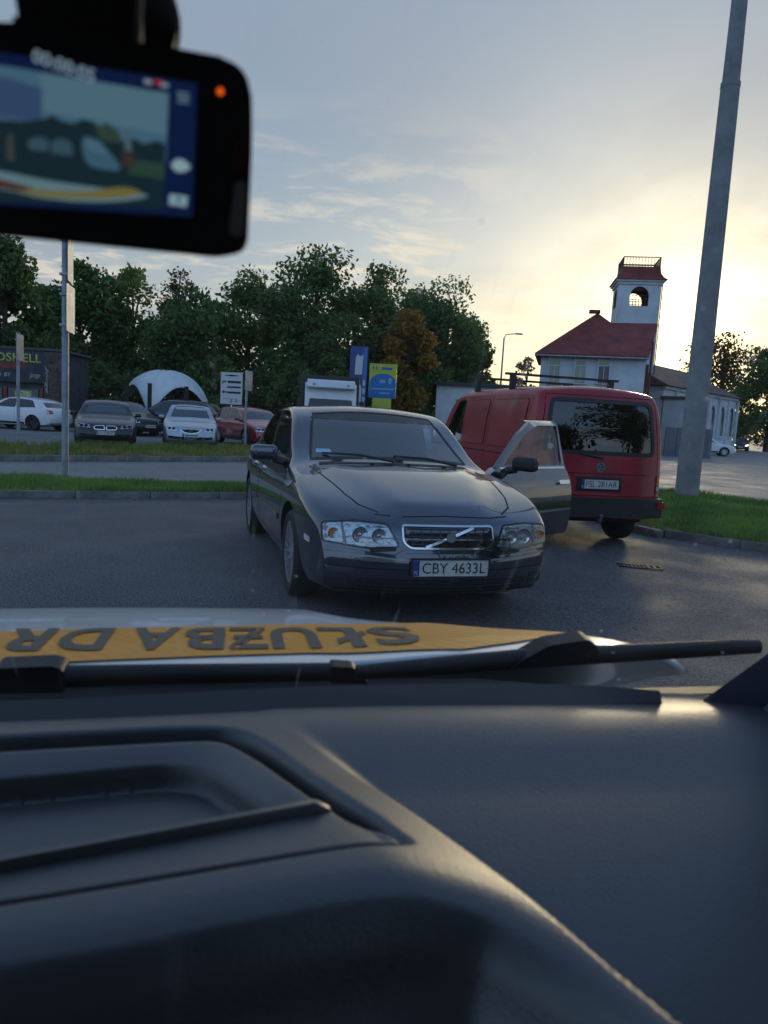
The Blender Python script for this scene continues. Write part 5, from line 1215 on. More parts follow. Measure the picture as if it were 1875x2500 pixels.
def tower():
    d = 67.0; A = at_y(1526, 695, d); B = at_y(1634, 695, d); w = (B.x-A.x)*.93; cx = (A.x+B.x)/2
    zc = at_y(1580, 689, d).z; zs = at_y(1583, 650, d).z; zr = at_y(1590, 627, d).z; a0 = at_y(1576, 748, d).z; a1 = at_y(1576, 700, d).z
    t = thing('church_tower', 'tall white tower with arched belfry opening and red flared roof', 'tower', (cx-.3, d+w/2, 0), R(-9))
    sh = box('shaft', (0, 0, zc/2), (w, w, zc), M('plaster_white'), t)
    aw = .80; arch = [(-aw, a0), (aw, a0), (aw, a1-aw)]+[(aw*math.cos(q), a1-aw+aw*math.sin(q)) for q in np.linspace(.15, math.pi-.15, 12)]+[(-aw, a1-aw)]
    cut = [prism('cutter', arch, -w, w, M('brick'), None, basis((1, 0, 0), (0, 0, 1), (0, -1, 0))), prism('cutter', arch, -w, w, M('brick'), None, basis((0, 1, 0), (0, 0, 1), (1, 0, 0)))]
    bm = bmesh.new(); add_box(bm, (0, 0, (a0+a1)/2+.1), (w-.9, w-.9, a1-a0+.2)); cut.append(bobj('cutter', bm, M('brick')))
    boolean(sh, cut)
    for s in (-1, 1):
        for k in (0, 1):
            rt = Matrix.Rotation(k*math.pi/2, 4, 'Z'); bm = bmesh.new(); y = -s*(w/2-.12)
            for z in (a0+.55, a0+.95, a0+.12): add_tube(bm, [(-aw, y, z), (aw, y, z)], .035, 6)
            for x in np.linspace(-aw, aw, 7): add_tube(bm, [(x, y, a0), (x, y, a0+.95)], .022, 6)
            bmesh.ops.transform(bm, matrix=rt, verts=bm.verts); bobj('belfry_railing', bm, pmat('iron_dark', (.05, .045, .04), .7), t)
    box('cornice', (0, 0, zc+.09), (w+.55, w+.55, .18), M('plaster_white'), t, .04); box('cornice_lower', (0, 0, zc-.12), (w+.25, w+.25, .22), M('plaster_white'), t, .04)
    prof = [(w/2+.42, zc+.18), (w/2+.12, zc+.42), (w/2-.12, zc+.8), (w/2-.2, zs)]
    V_ = [(sx*r, sy*r, z) for r, z in prof for sx, sy in ((-1, -1), (1, -1), (1, 1), (-1, 1))]; F_ = [(i*4+k, i*4+(k+1) % 4, i*4+4+(k+1) % 4, i*4+4+k) for i in range(3) for k in range(4)]+[(12, 13, 14, 15), (3, 2, 1, 0)]
    mobj('flared_roof', V_, F_, M('roof_tile'), t)
    bm = bmesh.new(); r = w/2-.24
    for k in range(4):
        a = Vector(((-1, -1, 0), (1, -1, 0), (1, 1, 0), (-1, 1, 0))[k])*r; b = Vector(((1, -1, 0), (1, 1, 0), (-1, 1, 0), (-1, -1, 0))[k])*r
        for z in (zs+.10, zr): add_tube(bm, [a+Vector((0, 0, z)), b+Vector((0, 0, z))], .045, 6)
        for i in range(12):
            p = a+(b-a)*i/12; add_tube(bm, [p+Vector((0, 0, zs)), p+Vector((0, 0, zr))], .05 if i == 0 else .022, 6)
    bobj('roof_railing', bm, M('iron_dark'), t)
    for s in (-.55, 0, .55): box('pilaster', (s*w*.8, -w/2-.03, zc-5.2), (.16, .08, 6), M('plaster_white'), t)
    tube('lightning_rod', [(w/2+.06, -w/2-.06, 0), (w/2+.06, -w/2-.06, zc)], .05, M('brick'), t, 6)
tower()
def church():
    P0 = ground_xy(1606, 65.0); P1 = ground_xy(1784, 80.0); v = P1-P0; L = v.length; rz = math.atan2(v.y, v.x)
    t = thing('church', 'white church nave with arched windows right of the tower', 'church', P0, rz)
    e = at_y(1640, 948, 67.5).z; W = M('plaster_white'); bs = basis((1, 0, 0), (0, 0, 1), (0, -1, 0))
    wl = box('wall', (L/2, 4.5, e/2), (L, 9.0, e), W, t)
    prism('plinth', [(-.05, 0), (L+.05, 0), (L+.05, .8), (-.05, .8)], 0, .10, W, t, bs)
    box('cornice', (L/2, -.08, e-.10), (L+.3, .34, .28), W, t, .03)
    r = 2.6; V_ = [(-.5, -.6, e+.05), (L+.6, -.6, e+.05), (L+.6, 9.6, e+.05), (-.5, 9.6, e+.05), (-.5, 4.5, e+r), (L-3.2, 4.5, e+r)]
    mobj('roof', V_, [(0, 1, 5, 4), (1, 2, 5), (2, 3, 4, 5), (3, 0, 4), (3, 2, 1, 0)], M('roof_old'), t)
    n = 7
    for i in range(n):
        x = 1.4+i*(L-2.4)/(n-1)-.1; a = .48; z0, z1 = 1.5, e-1.0
        o_ = [(x-a, z0), (x+a, z0), (x+a, z1-a)]+[(x+a*math.cos(q), z1-a+a*math.sin(q)) for q in np.linspace(.2, math.pi-.2, 8)]+[(x-a, z1-a)]
        wn = prism('window', o_, .0, .03, pmat('church_glass', (.06, .085, .11), .2, 0, .6), t, bs)
        strip_ = [(x-a-.16, z0-.1), (x-a, z0-.1), (x-a, z1-a), (x-a-.16, z1-a)]; prism('frame', strip_, .0, .10, W, wn, bs); prism('frame', [(2*x-u, w_) for u, w_ in strip_[::-1]], .0, .10, W, wn, bs)
        prism('sill', [(x-a-.2, z0-.22), (x+a+.2, z0-.22), (x+a+.2, z0-.1), (x-a-.2, z0-.1)], 0, .18, W, wn, bs)
        box('pilaster', (x+(L-2.4)/(n-1)/2, -.10, e/2-.1), (.34, .22, e-.3), W, t)
    an = box('annex', (L+2.2, 5.0, 1.7), (4.4, 6.0, 3.4), W, t); box('annex_roof', (L+2.2, 5.0, 3.5), (4.8, 6.4, .2), M('roof_old'), an, .03)
    pr = box('porch', (1.2, -1.4, 2.2), (2.6, 2.6, 4.4), W, t); box('porch_roof', (1.2, -1.4, 4.5), (3.0, 3.0, .25), M('roof_old'), pr, .05)
church()
def low_wall():
    d = 46.0; a = ground_xy(1618, d); b = ground_xy(1735, d); h = at_y(1700, 1046, d).z; w = b.x-a.x
    t = thing('screen_wall', 'grey screen wall behind the foot of the concrete pole', 'wall', (a.x, d, 0), R(2))
    G = pmat('screen_grey', (.12, .135, .15), .7, var=(1, .25))
    n = 4
    for i in range(n): box('wall_panel', ((i+.5)*w/n, 0, h/2), (w/n-.03, .10, h), G, t, .01)
    for i in range(n+1): box('wall_post', (i*w/n, .10, h/2), (.10, .12, h+.06), M('galv'), t, .01)
low_wall()

# ================================================================== the vehicle the picture is taken from
YAW = R(12.0); _cy, _sy = math.cos(YAW), math.sin(YAW)
def loc_ray(px, py):
    d = ray(px, py); return np.array([d.x*_cy+d.y*_sy, -d.x*_sy+d.y*_cy, d.z])
def hit_surface(px, py, zf, t0=0.2, t1=3.0):
    d = loc_ray(px, py); ts = np.linspace(t0, t1, 3000); P = np.outer(ts, d)+np.array([0, 0, CAM_H]); g = P[:, 2]-zf(P[:, 0], P[:, 1])
    ok = ts*d[1] > .76; g = np.where(ok, g, 9.0)
    if not (g < 0).any(): return P[np.argmin(g)]
    i = np.argmax(g < 0); i = max(i, 1); f = g[i-1]/(g[i-1]-g[i]+1e-12); return P[i-1]+(P[i]-P[i-1])*f
VC = -0.165                                   # centre line of the vehicle
van = thing('service_van', 'white road service van whose dashboard and bonnet fill the foreground', 'van', (0, 0, 0), YAW)
pmat('dash_plastic', (0.050, 0.052, 0.057), 0.37, 0, 1.0, bump=(420, 0.10))
pmat('dash_trim', (0.010, 0.012, 0.018), 0.45, 0, 0.5, bump=(420, 0.06))
pmat('bonnet_white', (0.66, 0.68, 0.70), 0.28, 0, 0.5, 0.8, 0.06, var=(4, .06))
pmat('wiper_black', (0.008, 0.008, 0.009), 0.5, bump=(200, .1))
pmat('headliner', (0.10, 0.10, 0.10), 0.9)

# ---- bonnet
def zbon(x, y):
    x = np.asarray(x, float); y = np.asarray(y, float); t = y-0.77; u = x-VC
    z = 1.0585-0.018*t-0.234*t*t
    z = z+0.006*sstep(0.30, 0.44, u-0.16*(y-0.9))-1.2*np.clip(np.abs(u)-0.60, 0, None)**2 - 0.55*np.clip(np.abs(u)-0.30, 0, None)*np.clip(y-0.88, 0, None)
    return z-0.03*np.clip(u-0.0, None, 0)**2
def build_bonnet():
    xs = np.concatenate([np.linspace(VC-.80, VC+.80, 91)]); ys = np.concatenate([np.linspace(.775, 1.35, 47), np.linspace(1.37, 1.62, 14)])
    V_ = []; 
    for y in ys:
        for x in xs:
            yy = y+.12*min(1, abs(x-VC)/.80)**4*max(0, (1.35-y)/.575); z = float(zbon(x, yy)); k = max(0, y-1.35)/.27; z -= .14*k**2.2; V_.append((x, yy-.12*((x-VC)/.8)**2*max(0, (yy-.9)/.7), z))
    n = len(xs); F_ = [(j*n+i, j*n+i+1, (j+1)*n+i+1, (j+1)*n+i) for j in range(len(ys)-1) for i in range(n-1)]
    b = mobj('bonnet', V_, F_, M('bonnet_white'), van, 60); md = b.modifiers.new('thick', 'SOLIDIFY'); md.thickness = .012; md.offset = -1
    # reflective band mapped from the photograph's outline, draped on the bonnet
    def drape(name, px_list, mat, off, parent, cell=.02):
        P = [hit_surface(px, py, zbon) for px, py in px_list]; bm = flat_grid([(p[0], p[1]) for p in P], cell)
        for v in bm.verts: v.co.z = float(zbon(v.co.x, v.co.y))+off
        r = bmesh.ops.extrude_face_region(bm, geom=list(bm.faces))
        for g in r['geom']:
            if isinstance(g, bmesh.types.BMVert): g.co.z -= .0015
        return bobj(name, bm, mat, parent, 50), P
    m = bpy.data.materials.new('band_orange'); m.use_nodes = True; nt = m.node_tree; bb = nt.nodes['Principled BSDF']
    bb.inputs['Base Color'].default_value = (.74, .30, .008, 1); bb.inputs['Roughness'].default_value = .45; bb.inputs['Specular IOR Level'].default_value = .3; bb.inputs['Coat Weight'].default_value = .1
    tc = nt.nodes.new('ShaderNodeTexCoord'); wv = nt.nodes.new('ShaderNodeTexWave'); wv.inputs['Scale'].default_value = 26; wv.bands_direction = 'DIAGONAL'; nt.links.new(tc.outputs['Object'], wv.inputs[0])
    bp = nt.nodes.new('ShaderNodeBump'); bp.inputs['Strength'].default_value = .22; bp.inputs['Distance'].default_value = .002; nt.links.new(wv.outputs[0], bp.inputs['Height']); nt.links.new(bp.outputs[0], bb.inputs['Normal']); MATS['band_orange'] = m
    L0 = hit_surface(0, 1545, zbon); L1 = hit_surface(0, 1628, zbon); dx = 1.0
    near = [(0, 1628), (250, 1615), (500, 1605), (750, 1597), (1000, 1590), (1130, 1588)]; far = [(1190, 1502), (1080, 1513), (1000, 1524), (750, 1527), (520, 1532), (250, 1538), (0, 1546)]
    tipr = [(1260, 1570), (1370, 1551), (1400, 1545), (1300, 1522)]
    Pn = [hit_surface(*q, zbon) for q in near+tipr+far]; left = [(-.95, Pn[-1][1]), (-.95, Pn[0][1])]
    outl = left+[(p[0], p[1]) for p in Pn]; bm = flat_grid(outl, .025)
    for v in bm.verts: v.co.z = float(zbon(v.co.x, v.co.y))+.0018
    band = bobj('orange_band', bm, m, b, 50)
    if band.data.polygons[0].normal.z < 0: band.data.flip_normals()
    # letters: read from in front of the vehicle, so turned half round here
    word = 'SŁUƵBA DROGOWA'
    yb = (hit_surface(500, 1605, zbon)[1]+hit_surface(500, 1532, zbon)[1])/2; hh = (hit_surface(500, 1532, zbon)[1]-hit_surface(500, 1605, zbon)[1])
    xs_ = hit_surface(1028, 1560, zbon)[0]; xa = hit_surface(310, 1570, zbon)[0]        # from the S back to the last A of the first word
    y0 = yb-hh*.34; y1 = yb+hh*.40
    ink = pmat('band_ink', (.030, .028, .024), .4)
    def put(txt, xr, xl, nm):
        o = text_obj(nm, txt, ink, b, basis((-1, 0, 0), (0, -1, 0), (0, 0, 1), ((xr+xl)/2, (y0+y1)/2, 0)), height=y1-y0, width=xr-xl, depth=0, weight=.030)
        bm = bmesh.new(); bm.from_mesh(o.data); 
        for k, (lo, hi) in enumerate(((min(xr, xl), max(xr, xl)), (y0, y1))):
            for i in range(1, 12):
                co = [0, 0, 0]; co[k] = lo+(hi-lo)*i/12; no = [0, 0, 0]; no[k] = 1
                bmesh.ops.bisect_plane(bm, geom=list(bm.verts)+list(bm.edges)+list(bm.faces), plane_co=co, plane_no=no, dist=1e-6)
        for v in bm.verts: v.co.z = float(zbon(v.co.x, v.co.y))+.0030
        bm.to_mesh(o.data); bm.free()
        if o.data.polygons[0].normal.z < 0: o.data.flip_normals()
    edges = [1030, 905, 780, 655, 553, 440, 307]            # photo columns between the letters, right to left
    for ch, a, c in zip('SŁUƵBA', edges, edges[1:]):
        xr = hit_surface(a-4, 1562, zbon)[0]; xl = hit_surface(c+8, 1568, zbon)[0]; put(ch, xr, xl, 'letter')
    pitch = (xs_-xa)/6
    xr = hit_surface(258, 1575, zbon)[0]; xl = hit_surface(132, 1580, zbon)[0]; put('D', xr, xl, 'letter')
    xr = hit_surface(105, 1580, zbon)[0]; wdt = pitch*.9
    for i, ch in enumerate('ROGOWA'): put(ch, xr-i*pitch*1.02, xr-i*pitch*1.02-wdt, 'letter')
    # nose, wings and front wheels below the bonnet
    bm = bmesh.new(); add_box(bm, (VC, 1.48, .48), (1.50, .30, .46), None, .10, 4); bobj('front_bumper', bm, M('bonnet_white'), van, 40)
    for s in (-1, 1):
        w_ = box('front_wing', (VC+s*.76, 1.08, .64), (.10, .80, .44), M('bonnet_white'), van, .05)
        wheel_ = lathe('wheel', [(.19, -.09), (.28, -.10), (.31, -.06), (.31, .06), (.28, .10), (.19, .09)], M('rubber'), van, 32, 'X'); wheel_.location = (VC+s*.70, 1.0, .31)
        lathe('rim', [(0, -.06), (.19, -.05), (.19, .05), (0, .06)], M('dull_metal'), wheel_, 24, 'X', (0, 0, 0), False)
        box('headlight', (VC+s*.54, 1.56, .66), (.30, .10, .16), M('lamp_white'), van, .04)
    # cream scratch/crease lines on the bonnet
    return b
build_bonnet()

# ---- scuttle, wipers
def build_scuttle():
    bm = bmesh.new(); n = 40; rows = []
    for i in range(n+1):
        x = VC-.80+1.60*i/n; c = .20*((x-VC)/.8)**2*.6
        rows.append([bm.verts.new((x, y-c*.35, z-.09*max(0, abs(x-VC)-.45))) for y, z in ((.800, 1.035), (.772, 1.046), (.745, 1.036), (.715, 1.030), (.690, 1.028), (.690, .96), (.80, .96))])
    for a, b in zip(rows, rows[1:]):
        for k in range(7): bm.faces.new((a[k], a[(k+1) % 7], b[(k+1) % 7], b[k]))
    bm.faces.new(rows[0][::-1]); bm.faces.new(rows[-1])
    sc = bobj('scuttle_panel', bm, M('wiper_black'), van, 50)
    for i in range(60):
        x = .26+i*.007; yy = .742-.0006*i; box('vent_bar', (x, yy-.012, 1.039-.00015*i), (.0022, .05, .006), M('black_plastic'), sc)
    def pt(px, py, yv): 
        d = loc_ray(px, py); return Vector(d*(yv/d[1]))+Vector((0, 0, CAM_H))
    # near wiper: long dark arm and blade across the picture
    w1 = tube('wiper', [pt(-250, 1668, .74), pt(0, 1655, .745), pt(400, 1646, .75), pt(830, 1640, .752)], [.012, .012, .011, .010], M('wiper_black'), van, 8)
    k1 = prism('wiper_joint', rpoly([(-.055, -.012), (.018, -.012), (.016, .013), (.006, .017), (-.045, .015)], .006), -.010, .014, M('wiper_black'), w1, basis((1, 0, 0), (0, -.15, .99), (0, -.99, -.15), pt(120, 1648, .748)))
    prism('blade_end', rpoly([(-.020, -.008), (.022, -.010), (.004, .010), (-.020, .012)], .003), -.006, .010, M('wiper_black'), w1, basis((1, 0, 0), (0, -.15, .99), (0, -.99, -.15), pt(850, 1640, .752)))
    w2 = tube('wiper', [pt(870, 1642, .735), pt(1100, 1624, .742), pt(1300, 1606, .75), pt(1560, 1593, .755), pt(1790, 1580, .755), pt(1850, 1578, .755)], [.008, .011, .012, .011, .010, .009], M('wiper_black'), van, 8)
    prism('wiper_joint', rpoly([(-.075, -.010), (.032, -.006), (.030, .010), (.018, .020), (-.030, .016), (-.060, .0)], .006), -.010, .014, M('wiper_black'), w2, basis((.995, 0, .06), (-.06, -.15, .985), (0, -.99, -.15), pt(1385, 1590, .748)))
    tube('washer_pipe', [pt(1300, 1606, .745), pt(1600, 1586, .748), pt(1780, 1572, .750)], .003, M('wiper_black'), w2, 6)
build_scuttle()

# ---- dashboard as a relief surface
Z0 = 1.075
def seg_dist(P, poly, closed=False):
    A = np.array(poly, float); B = np.roll(A, -1, 0) if closed else A[1:]; A = A if closed else A[:-1]
    best = np.full(len(P), 9.0); sgn = np.ones(len(P)); along = np.zeros(len(P))
    for i, (a, b) in enumerate(zip(A, B)):
        ab = b-a; t = np.clip(((P-a)@ab)/(ab@ab+1e-12), 0, 1); q = a+t[:, None]*ab; d = np.hypot(*(P-q).T); cr = ab[0]*(P[:, 1]-a[1])-ab[1]*(P[:, 0]-a[0])
        m = d < best-1e-9; best[m] = d[m]; sgn[m] = np.where(cr[m] >= 0, 1, -1)
    return best, sgn
def sdf(P, poly):
    d, _ = seg_dist(P, poly, True); return np.where(in_poly(P, [tuple(p) for p in poly]), d, -d)
TRAY = rpoly([(-.75, .572), (-.166, .585), (-.04, .592), (.008, .588), (.036, .552), (.084, .458), (.116, .404), (.098, .397), (-.007, .382), (-.108, .372), (-.75, .345)], [.02, .02, .05, .03, .05, .08, .012, .02, .05, .05, .02], 6)
PIT = rpoly([(-.72, .525), (-.155, .542), (-.043, .554), (-.008, .540), (.050, .442), (-.118, .410), (-.72, .385)], [.02, .05, .05, .05, .012, .05, .02], 6)
RIDGE = spline([(.0, .70), (.046, .605), (.115, .492), (.167, .379), (.196, .305), (.212, .26), (.235, .18), (.25, .05)], 6)
EDGE = spline([(-1.3, .29), (-.6, .315), (-.097, .339), (-.006, .348), (.088, .358), (.135, .350), (.160, .330), (.182, .298), (.196, .262), (.212, .20), (.225, .05)], 6)
def zdash(x, y):
    x = np.asarray(x, float); y = np.asarray(y, float); sh = x.shape; P = np.stack([x.ravel(), y.ravel()], 1)
    dr, sr = seg_dist(P, RIDGE); dr = dr*np.where(sr >= 0, 1, -1)           # >0 to the right of the ridge when the line runs towards the viewer
    de, se = seg_dist(P, EDGE); de = de*np.where(se >= 0, -1, 1)            # >0 past the rear edge of the deck
    t = np.clip(.625-P[:, 1], 0, None)
    deck = -.0085*np.clip((P[:, 1]-.50)/.14, 0, 1.3)**2 + .05*t*sstep(-.30, .12, P[:, 0]) - .045*t*t
    pd = pchip([(-1, 0), (-.035, 0), (-.02, -.0012), (0, -.008), (.014, -.026), (.024, -.052), (.034, -.066), (.042, -.066), (.052, -.061), (.066, -.063), (.082, -.080), (.10, -.13), (.14, -.30), (.5, -.5)])
    deckz = deck+pd(de)-.27*(np.sqrt((dr+.064)**2+.012**2)+(dr+.064))*.5*sstep(.62, .50, P[:, 1])
    rp = -.0085*np.clip((P[:, 1]-.50)/.14, 0, 1.3)**2 - .62*t*t - .10*np.clip(dr, 0, None)*(t+.05) - .25*np.clip(P[:, 0]-.42, 0, None)**2
    rp = rp+.001-.0168*sstep(.62, .50, P[:, 1])
    # inside the ridge the panel gives way to the deck
    right = sstep(-.005, .014, dr)
    z = deckz*(1-right)+rp*right
    # storage tray
    st = sdf(P, TRAY); sp_ = sdf(P, PIT)
    nl = .382+(P[:, 0]+.007)*.12; nearw = 1-sstep(.0, .03, P[:, 1]-nl-.018)
    gw = .0056*(1-nearw)+.0028*nearw; gd = .026*(1-nearw)+.007*nearw
    z = z-gd*np.exp(-((st-gw)/gw)**2)
    ins = sstep(.004, .012, st)
    wall = np.clip(st/(st+np.clip(-sp_, 0, None)+1e-6), 0, 1)
    far = 1-nearw*0-sstep(.03, .0, P[:, 1]-(.447+(P[:, 0]-.069)*.19))
    drop = (.002+.015*wall**1.4)*far+.005*(1-far)
    z = z-ins*drop
    z = z-(sstep(-.001, .004, sp_)*.018+sstep(.0, .06, sp_)*.004)
    return (Z0+z).reshape(sh)
def build_dash():
    xs = np.concatenate([np.linspace(-.90, -.26, 22), np.linspace(-.25, .56, 330), np.linspace(.565, .64, 8)]); ys = np.concatenate([np.linspace(.02, .17, 8), np.linspace(.175, .338, 70), np.linspace(.340, .462, 124), np.linspace(.464, .685, 120)])
    X, Y = np.meshgrid(xs, ys); cv = .12*np.clip(X-.0, 0, None)**2
    Z = zdash(X, Y); V_ = np.stack([X, Y-cv*.5*(Y/.6), Z], -1).reshape(-1, 3); n = len(xs)
    st = sdf(np.stack([X.ravel(), Y.ravel()], 1), TRAY)
    Fd, Ft = [], []
    for j in range(len(ys)-1):
        for i in range(n-1):
            q = (j*n+i, j*n+i+1, (j+1)*n+i+1, (j+1)*n+i); (Ft if st[q[0]] > .004 else Fd).append(q)
    def sub(name, F_, mat, parent):
        idx = sorted({k for f in F_ for k in f}); mp = {k: i for i, k in enumerate(idx)}
        return mobj(name, [V_[k] for k in idx], [tuple(mp[k] for k in f) for f in F_], mat, parent, 70)
    d = sub('dashboard', Fd, M('dash_plastic'), van); tr = sub('storage_tray', Ft, M('dash_plastic'), d)
    bm = bmesh.new(); pts = [(-.72, .392, Z0-.006), (-.118, .4105, Z0-.008), (-.02, .428, Z0-.009), (.060, .4455, Z0-.010), (.070, .4480, Z0-.018)]
    prev = None
    for (x, y, z) in pts:
        z = float(zdash(np.array([x]), np.array([y-.016]))[0])+.0035-(.006 if x > .065 else 0)
        r = [bm.verts.new((x, y+a, z+b)) for a, b in ((-.004, -.03), (-.0045, -.002), (-.002, .003), (.002, .003), (.0045, -.001), (.004, -.03))]
        if prev:
            for k in range(6): bm.faces.new((prev[k], prev[(k+1) % 6], r[(k+1) % 6], r[k]))
        else: bm.faces.new(r[::-1])
        prev = r
    bm.faces.new(prev)
    bobj('tray_divider', bm, M('dash_plastic'), tr, 50)
    # dark demister strip along the foot of the windscreen
    bm = bmesh.new(); prev = None; nn = 40
    top = [(-.9, .640), (-.179, .642), (.135, .661), (.30, .655), (.381, .643), (.418, .629)]; f = pchip(top)
    for i in range(nn+1):
        x = -.9+1.325*i/nn; y1 = float(f(x))+.004; wd = .030*min(1, (.428-x)/.10+.15); z = Z0-.004
        r = [bm.verts.new((x, y1-wd, z-.022)), bm.verts.new((x, y1-wd, z-.004)), bm.verts.new((x, y1, z+.006)), bm.verts.new((x, y1, z-.026))]
        if prev:
            for k in range(4): bm.faces.new((prev[k], prev[(k+1) % 4], r[(k+1) % 4], r[k]))
        else: bm.faces.new(r[::-1])
        prev = r
    bm.faces.new(prev); bobj('demister_strip', bm, M('dash_trim'), d, 30)
    box('dash_front', (VC, .02, .78), (1.5, .05, .34), M('dash_plastic'), d, .02)
    box('bulkhead', (VC, .70, .80), (1.52, .02, .50), M('wiper_black'), d, .0)
build_dash()

# ---- windscreen and cabin shell
def build_cabin():
    A = R(50); n, m = 40, 24; V_ = []
    for j in range(m+1):
        for i in range(n+1):
            u = (i/n*2-1)*.735; s = j/m; z = 1.035+s*.73; y = .705-.235*u*u-(z-1.035)/math.tan(A)
            V_.append((VC+u*(1-.10*s), y, z))
    F_ = [(j*(n+1)+i, j*(n+1)+i+1, (j+1)*(n+1)+i+1, (j+1)*(n+1)+i) for j in range(m) for i in range(n)]
    mt = bpy.data.materials.new('windscreen_glass'); mt.use_nodes = True; nt = mt.node_tree; N = nt.nodes; L = nt.links; N.clear()
    o = N.new('ShaderNodeOutputMaterial'); tr = N.new('ShaderNodeBsdfTransparent'); tr.inputs[0].default_value = (.93, .965, .975, 1)
    gl = N.new('ShaderNodeBsdfGlossy'); gl.inputs['Roughness'].default_value = .01; fr = N.new('ShaderNodeFresnel'); fr.inputs[0].default_value = 1.12
    m1 = N.new('ShaderNodeMixShader'); L.new(fr.outputs[0], m1.inputs[0]); L.new(tr.outputs[0], m1.inputs[1]); L.new(gl.outputs[0], m1.inputs[2])
    df = N.new('ShaderNodeBsdfTranslucent'); df.inputs[0].default_value = (.70, .74, .78, 1)
    tc = N.new('ShaderNodeTexCoord')
    def math_(op, a, b=None):
        q = N.new('ShaderNodeMath'); q.operation = op; q.use_clamp = True
        for i, v in enumerate((a, b)):
            if v is None: continue
            if isinstance(v, (int, float)): q.inputs[i].default_value = v
            else: L.new(v, q.inputs[i])
        return q.outputs[0]
    def mr(v, a, b, c=0, d=1):
        q = N.new('ShaderNodeMapRange'); L.new(v, q.inputs[0])
        for i, w in enumerate((a, b, c, d)): q.inputs[i+1].default_value = w
        return q.outputs[0]
    def mapn(scale): 
        q = N.new('ShaderNodeMapping'); q.inputs['Scale'].default_value = scale; L.new(tc.outputs['Object'], q.inputs[0]); return q.outputs[0]
    vo = N.new('ShaderNodeTexVoronoi'); vo.inputs['Scale'].default_value = 95; L.new(tc.outputs['Object'], vo.inputs['Vector'])
    sp = N.new('ShaderNodeTexNoise'); sp.inputs['Scale'].default_value = 7; sp.inputs['Detail'].default_value = 3; L.new(tc.outputs['Object'], sp.inputs['Vector'])
    sepc = N.new('ShaderNodeSeparateColor'); L.new(vo.outputs['Color'], sepc.inputs[0])
    speck = math_('MULTIPLY', mr(vo.outputs['Distance'], .13, .06), mr(sepc.outputs[0], .80, .84))
    speck = math_('MULTIPLY', speck, mr(sp.outputs[0], .46, .60))
    sn = N.new('ShaderNodeTexNoise'); sn.inputs['Scale'].default_value = 1; sn.inputs['Detail'].default_value = 5; L.new(mapn((230, 9, 9)), sn.inputs['Vector'])
    sm = N.new('ShaderNodeTexNoise'); sm.inputs['Scale'].default_value = 9; sm.inputs['Detail'].default_value = 2; L.new(tc.outputs['Object'], sm.inputs['Vector'])
    streak = math_('MULTIPLY', mr(sn.outputs[0], .64, .78), mr(sm.outputs[0], .50, .66))
    film = mr(sp.outputs[0], .3, .75, .002, .014)
    tot = math_('ADD', math_('ADD', math_('MULTIPLY', speck, .60), math_('MULTIPLY', streak, .34)), film)
    m2 = N.new('ShaderNodeMixShader'); L.new(tot, m2.inputs[0]); L.new(m1.outputs[0], m2.inputs[1]); L.new(df.outputs[0], m2.inputs[2]); L.new(m2.outputs[0], o.inputs[0])
    MATS['windscreen_glass'] = mt
    ws = mobj('windscreen', V_, F_, mt, van, 60)
    if ws.data.polygons[0].normal.y > 0: ws.data.flip_normals()
    yt = .705-.73/math.tan(A); zt = 1.765
    box('roof', (VC, yt-1.05, zt+.035), (1.46, 2.25, .05), M('bonnet_white'), van, .02); box('roof_lining', (VC, yt-1.05, zt-.005), (1.42, 2.2, .025), M('headliner'), van, .01)
    for s in (-1, 1):
        b0 = Vector((VC+s*.745, .585, 1.03)); b1 = Vector((VC+s*.665, yt-.10, zt)); 
        pl = bmesh.new(); add_tube(pl, [b0+Vector((0, .06, -.06)), b0+(b1-b0)*.3, b0+(b1-b0)*.7, b1], [.062, .045, .040, .045], 12); bobj('a_pillar', pl, pmat('pillar_trim', (.07, .095, .15), .6), van, 60)
        box('front_door', (VC+s*.76, -.12, .70), (.07, 1.15, .62), M('bonnet_white'), van, .03)
        box('b_pillar', (VC+s*.735, -.74, 1.25), (.07, .12, 1.1), M('headliner'), van, .02)
        dv = [(VC+s*.755, .40, 1.02), (VC+s*.755, -.68, 1.02), (VC+s*.70, -.68, 1.72), (VC+s*.70, .02, 1.72)]
        mobj('door_window', dv, [(0, 1, 2, 3)], M('glass_clear'), van)
    # corner trim at the foot of the right pillar
    mobj('corner_trim', [(.475, .640, 1.060), (.60, .600, 1.055), (.64, .50, 1.06), (.64, .56, 1.20), (.60, .615, 1.17)], [(0, 1, 4), (1, 2, 3, 4), (0, 4, 3, 2, 1)], M('pillar_trim'), van)
    box('partition', (VC, -.95, 1.05), (1.46, .05, 1.42), M('headliner'), van, .01); box('floor', (VC, -.15, .36), (1.46, 1.7, .06), M('headliner'), van, .01)
    for s in (-1, 1):
        w_ = lathe('wheel', [(.19, -.09), (.28, -.10), (.31, -.06), (.31, .06), (.28, .10), (.19, .09)], M('rubber'), van, 32, 'X'); w_.location = (VC+s*.70, -1.75, .31)
    box('load_body', (VC, -1.75, 1.06), (1.54, 1.55, 1.40), M('bonnet_white'), van, .05)
build_cabin()

